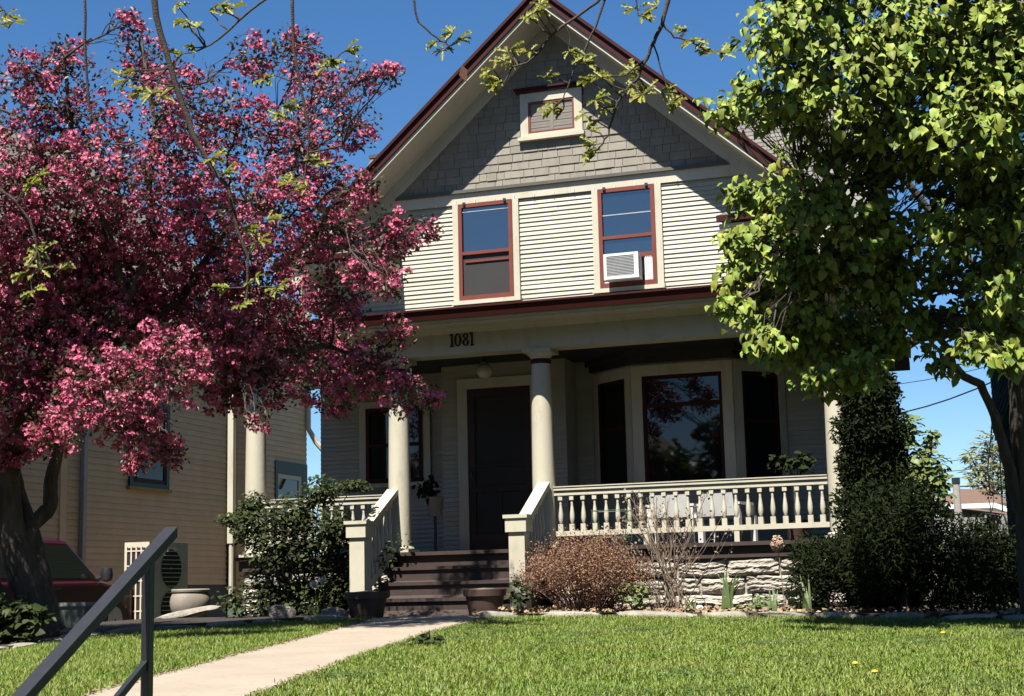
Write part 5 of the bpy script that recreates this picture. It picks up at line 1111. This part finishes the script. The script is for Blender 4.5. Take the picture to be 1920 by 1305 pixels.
dx, dy = np.cos(a), np.sin(a); z = Gn(x, y); px_, py_ = -dy*w, dx*w
b0_ = np.stack([x-px_, y-py_, z], 1); b1_ = np.stack([x+px_, y+py_, z], 1); m_ = np.stack([x+dx*h*lean*.35, y+dy*h*lean*.35, z+h*.62], 1); tp = np.stack([x+dx*h*lean, y+dy*h*lean, z+h*(1.02-.25*lean)], 1)
pw = np.stack([px_*.8, py_*.8, np.zeros(n)], 1); V = np.stack([b0_, b1_, m_-pw, m_+pw, tp], 1).reshape(-1, 3)
F = (np.array([(0, 1, 3), (0, 3, 2), (2, 3, 4)])[None]+(np.arange(n)*5)[:, None, None]).reshape(-1, 3)
tag(O('grass', npmesh('grass', V, F), M_GRASS, kind='stuff'), 'short green lawn grass on both sides of the path', 'grass')
# dry blades, clover and edge debris break the lawn up
k = NR.random(n) < .05; ii = np.nonzero(k)[0]; V5 = V.reshape(-1, 5, 3)[ii].copy(); V5[:, 2:, :2] += NR.normal(size=(len(ii), 1, 2))*.02; V5[:, 2:, 2] -= .004
F5 = (np.array([(0, 1, 3), (0, 3, 2), (2, 3, 4)])[None]+(np.arange(len(ii))*5)[:, None, None]).reshape(-1, 3)
tag(O('dry_blades', npmesh('dry_blades', V5.reshape(-1, 3), F5), mat('dry_grass', (.34, .28, .13), (.26, .22, .10), .8, 5, rand=.3), kind='stuff'), 'pale dry grass blades mixed into the green lawn', 'grass')
cx_ = np.concatenate([NR.normal(a, .16, 130) for a in NR.uniform(-.2, 5.6, 22)]); cy_ = np.concatenate([NR.normal(b, .2, 130) for b in NR.uniform(-10.6, -2.6, 22)])
ok = (cx_ > np.interp(-cy_, [-q[1] for q in PATH_R], [q[0] for q in PATH_R])+.05) & (cy_ < np.interp(cx_, [q[0] for q in EDGE_R], [q[1] for q in EDGE_R])-.1); cx_, cy_ = cx_[ok], cy_[ok]; m2 = len(cx_)
T = np.stack([cx_, cy_, Gn(cx_, cy_)+.022+.02*NR.random(m2)], 1); T = np.repeat(T, 3, 0); m2 = len(T)
tag(O('clover', npmesh('clover', *scatter(*quad_leaf(.45), frames(np.array([0, -.2, 1])+unit(m2)*.35, scale=.016+.008*NR.random(m2)), T)), mat('clover_leaf', (.09, .15, .03), (.07, .12, .025), .6, 9, rand=.3, trans=.2), kind='stuff'), 'small patches of dark clover in the lawn', 'clover')
t_ = NR.random(1500); sd_ = NR.random(1500) < .62; yy_ = -2.0-9.4*t_; xl_ = np.where(sd_, np.interp(-yy_, [-q[1] for q in PATH_L], [q[0] for q in PATH_L])+.0+np.abs(NR.normal(size=1500))*.035, np.interp(-yy_, [-q[1] for q in PATH_R], [q[0] for q in PATH_R])-np.abs(NR.normal(size=1500))*.03)
T = np.stack([xl_, yy_, Gn(xl_, yy_)+.021+.006*NR.random(1500)], 1)
tag(O('path_debris', npmesh('path_debris', *scatter(*quad_leaf(.3), frames(np.array([0, 0, 1])+unit(1500)*.35, scale=.012+.022*NR.random(1500)), T)), M_LIT, kind='stuff'), 'dry leaf bits and thatch lying along the path edges', 'debris')
M_DAND = mat('dandelion_yellow', (.75, .52, .02), (.65, .42, .02), .6, 40)
for (x, y, lab) in ((1768, 1188, 'yellow dandelion in the lawn farthest back near the dark shrubs'), (1604, 1246, 'yellow dandelion in the lawn, left one of the close pair'), (1640, 1262, 'yellow dandelion in the lawn, right one of the close pair')):
    q0 = at(x, y, 1.); dr = (q0-CAM); t = 4.0
    for _ in range(400):
        p = CAM+dr*t
        if p.z < G(p.x, p.y)+.05: break
        t += .05
    z = G(p.x, p.y); dn = thing('dandelion', lab, 'flower', (p.x, p.y, z)); O('stem', MB().tube([(p.x, p.y, z), (p.x, p.y, z+.05)], .002, 5), M_HOSTA, dn)
    O('flower_head', MB().lathe([(.004, -.004), (.02, .004), (.017, .012), (.004, .016)], (p.x, p.y, z+.05), 14), M_DAND, dn)
# ------------------------------------------------------------------ across the street (mirrored in the windows; trees added and raised to block sky light)
for i, (x, y, h, w) in enumerate(((-13.5, -34, 7.6, 4.2), (-6, -35, 8.0, 4.4), (3, -33.5, 14.5, 5.4), (13, -34, 15, 5.6), (23, -32, 14.5, 5.6), (-22, -22, 13, 5.4), (-31, -30, 15, 6))):
    bl = [((x+rnd.uniform(-w, w)*.6, y+rnd.uniform(-1.5, 1.5), -1.2+h*rnd.uniform(.18, .86)), (w*.42, w*.4, min(2.2, h*.2))) for _ in range(12 if h < 9 else 20)]
    bush('street_tree', 'unseen leafy tree across the street, for window reflections and to block sky light', 'tree', bl, M_GT, quad_leaf(.42), .40, 230, (x, y, -1.2), (.2, h*.3), group='trees across the street')
for i, (x, c) in enumerate(((-11, (.16, .13, .10)), (1, (.10, .12, .13)), (13, (.2, .17, .13)))):
    t = thing('opposite_house', ('brown', 'blue grey', 'tan')[i]+' house across the street mirrored in the windows', 'house', (x, -44, -1.2))
    O('wall', MB().box(x-4, x+4, -48, -40, -1.2, 4.2), mat('opposite_wall%d' % i, c), t); O('roof', MB().prism([(x-4.5, 4.2), (x+4.5, 4.2), (x, 8.0)], -48.5, -39.5), M_ROOF, t)
    O('window', MB().box(x-2.8, x-1.4, -40.0, -39.95, .6, 2.4), M_DARK, t); O('window', MB().box(x+1.4, x+2.8, -40.0, -39.95, .6, 2.4), M_DARK, t); O('door', MB().box(x-.5, x+.5, -40.0, -39.95, -.9, 1.4), M_RED, t)
# the rest of the overhanging street tree: unseen crown behind the camera, shaped to block sky light from the porch
cn = []; cb2 = MB()
for k in range(30):
    c = Vector((rnd.uniform(2.5, 15), rnd.uniform(-26, -17.6), 0)); c.z = rnd.uniform(4.6, min(11.5, 5.2+1.25*(-15.5-c.y))); r = rnd.uniform(1.0, 1.7)
    p, u = in_blob(c, np.array([r, r, r*.75]), 420, .3); cn.append(scatter(ovv, ovf, frames(unit(420)+np.array([0, 0, .6]), scale=.13+.09*NR.random(420)), p))
    branch(cb2, (8.1, -13.2, 3.0) if k % 2 else (8.2, -17.0, 4.6), c, .05, .015, 5, .05)
branch(cb2, (8.1, -13.2, 2.9), (8.2, -17.0, 4.6), .13, .09, 5, .03)
tri_join('sky_block_canopy', cn, M_YOUNG, ov); O('sky_block_branches', cb2, M_BARK2, ov, kind='stuff')
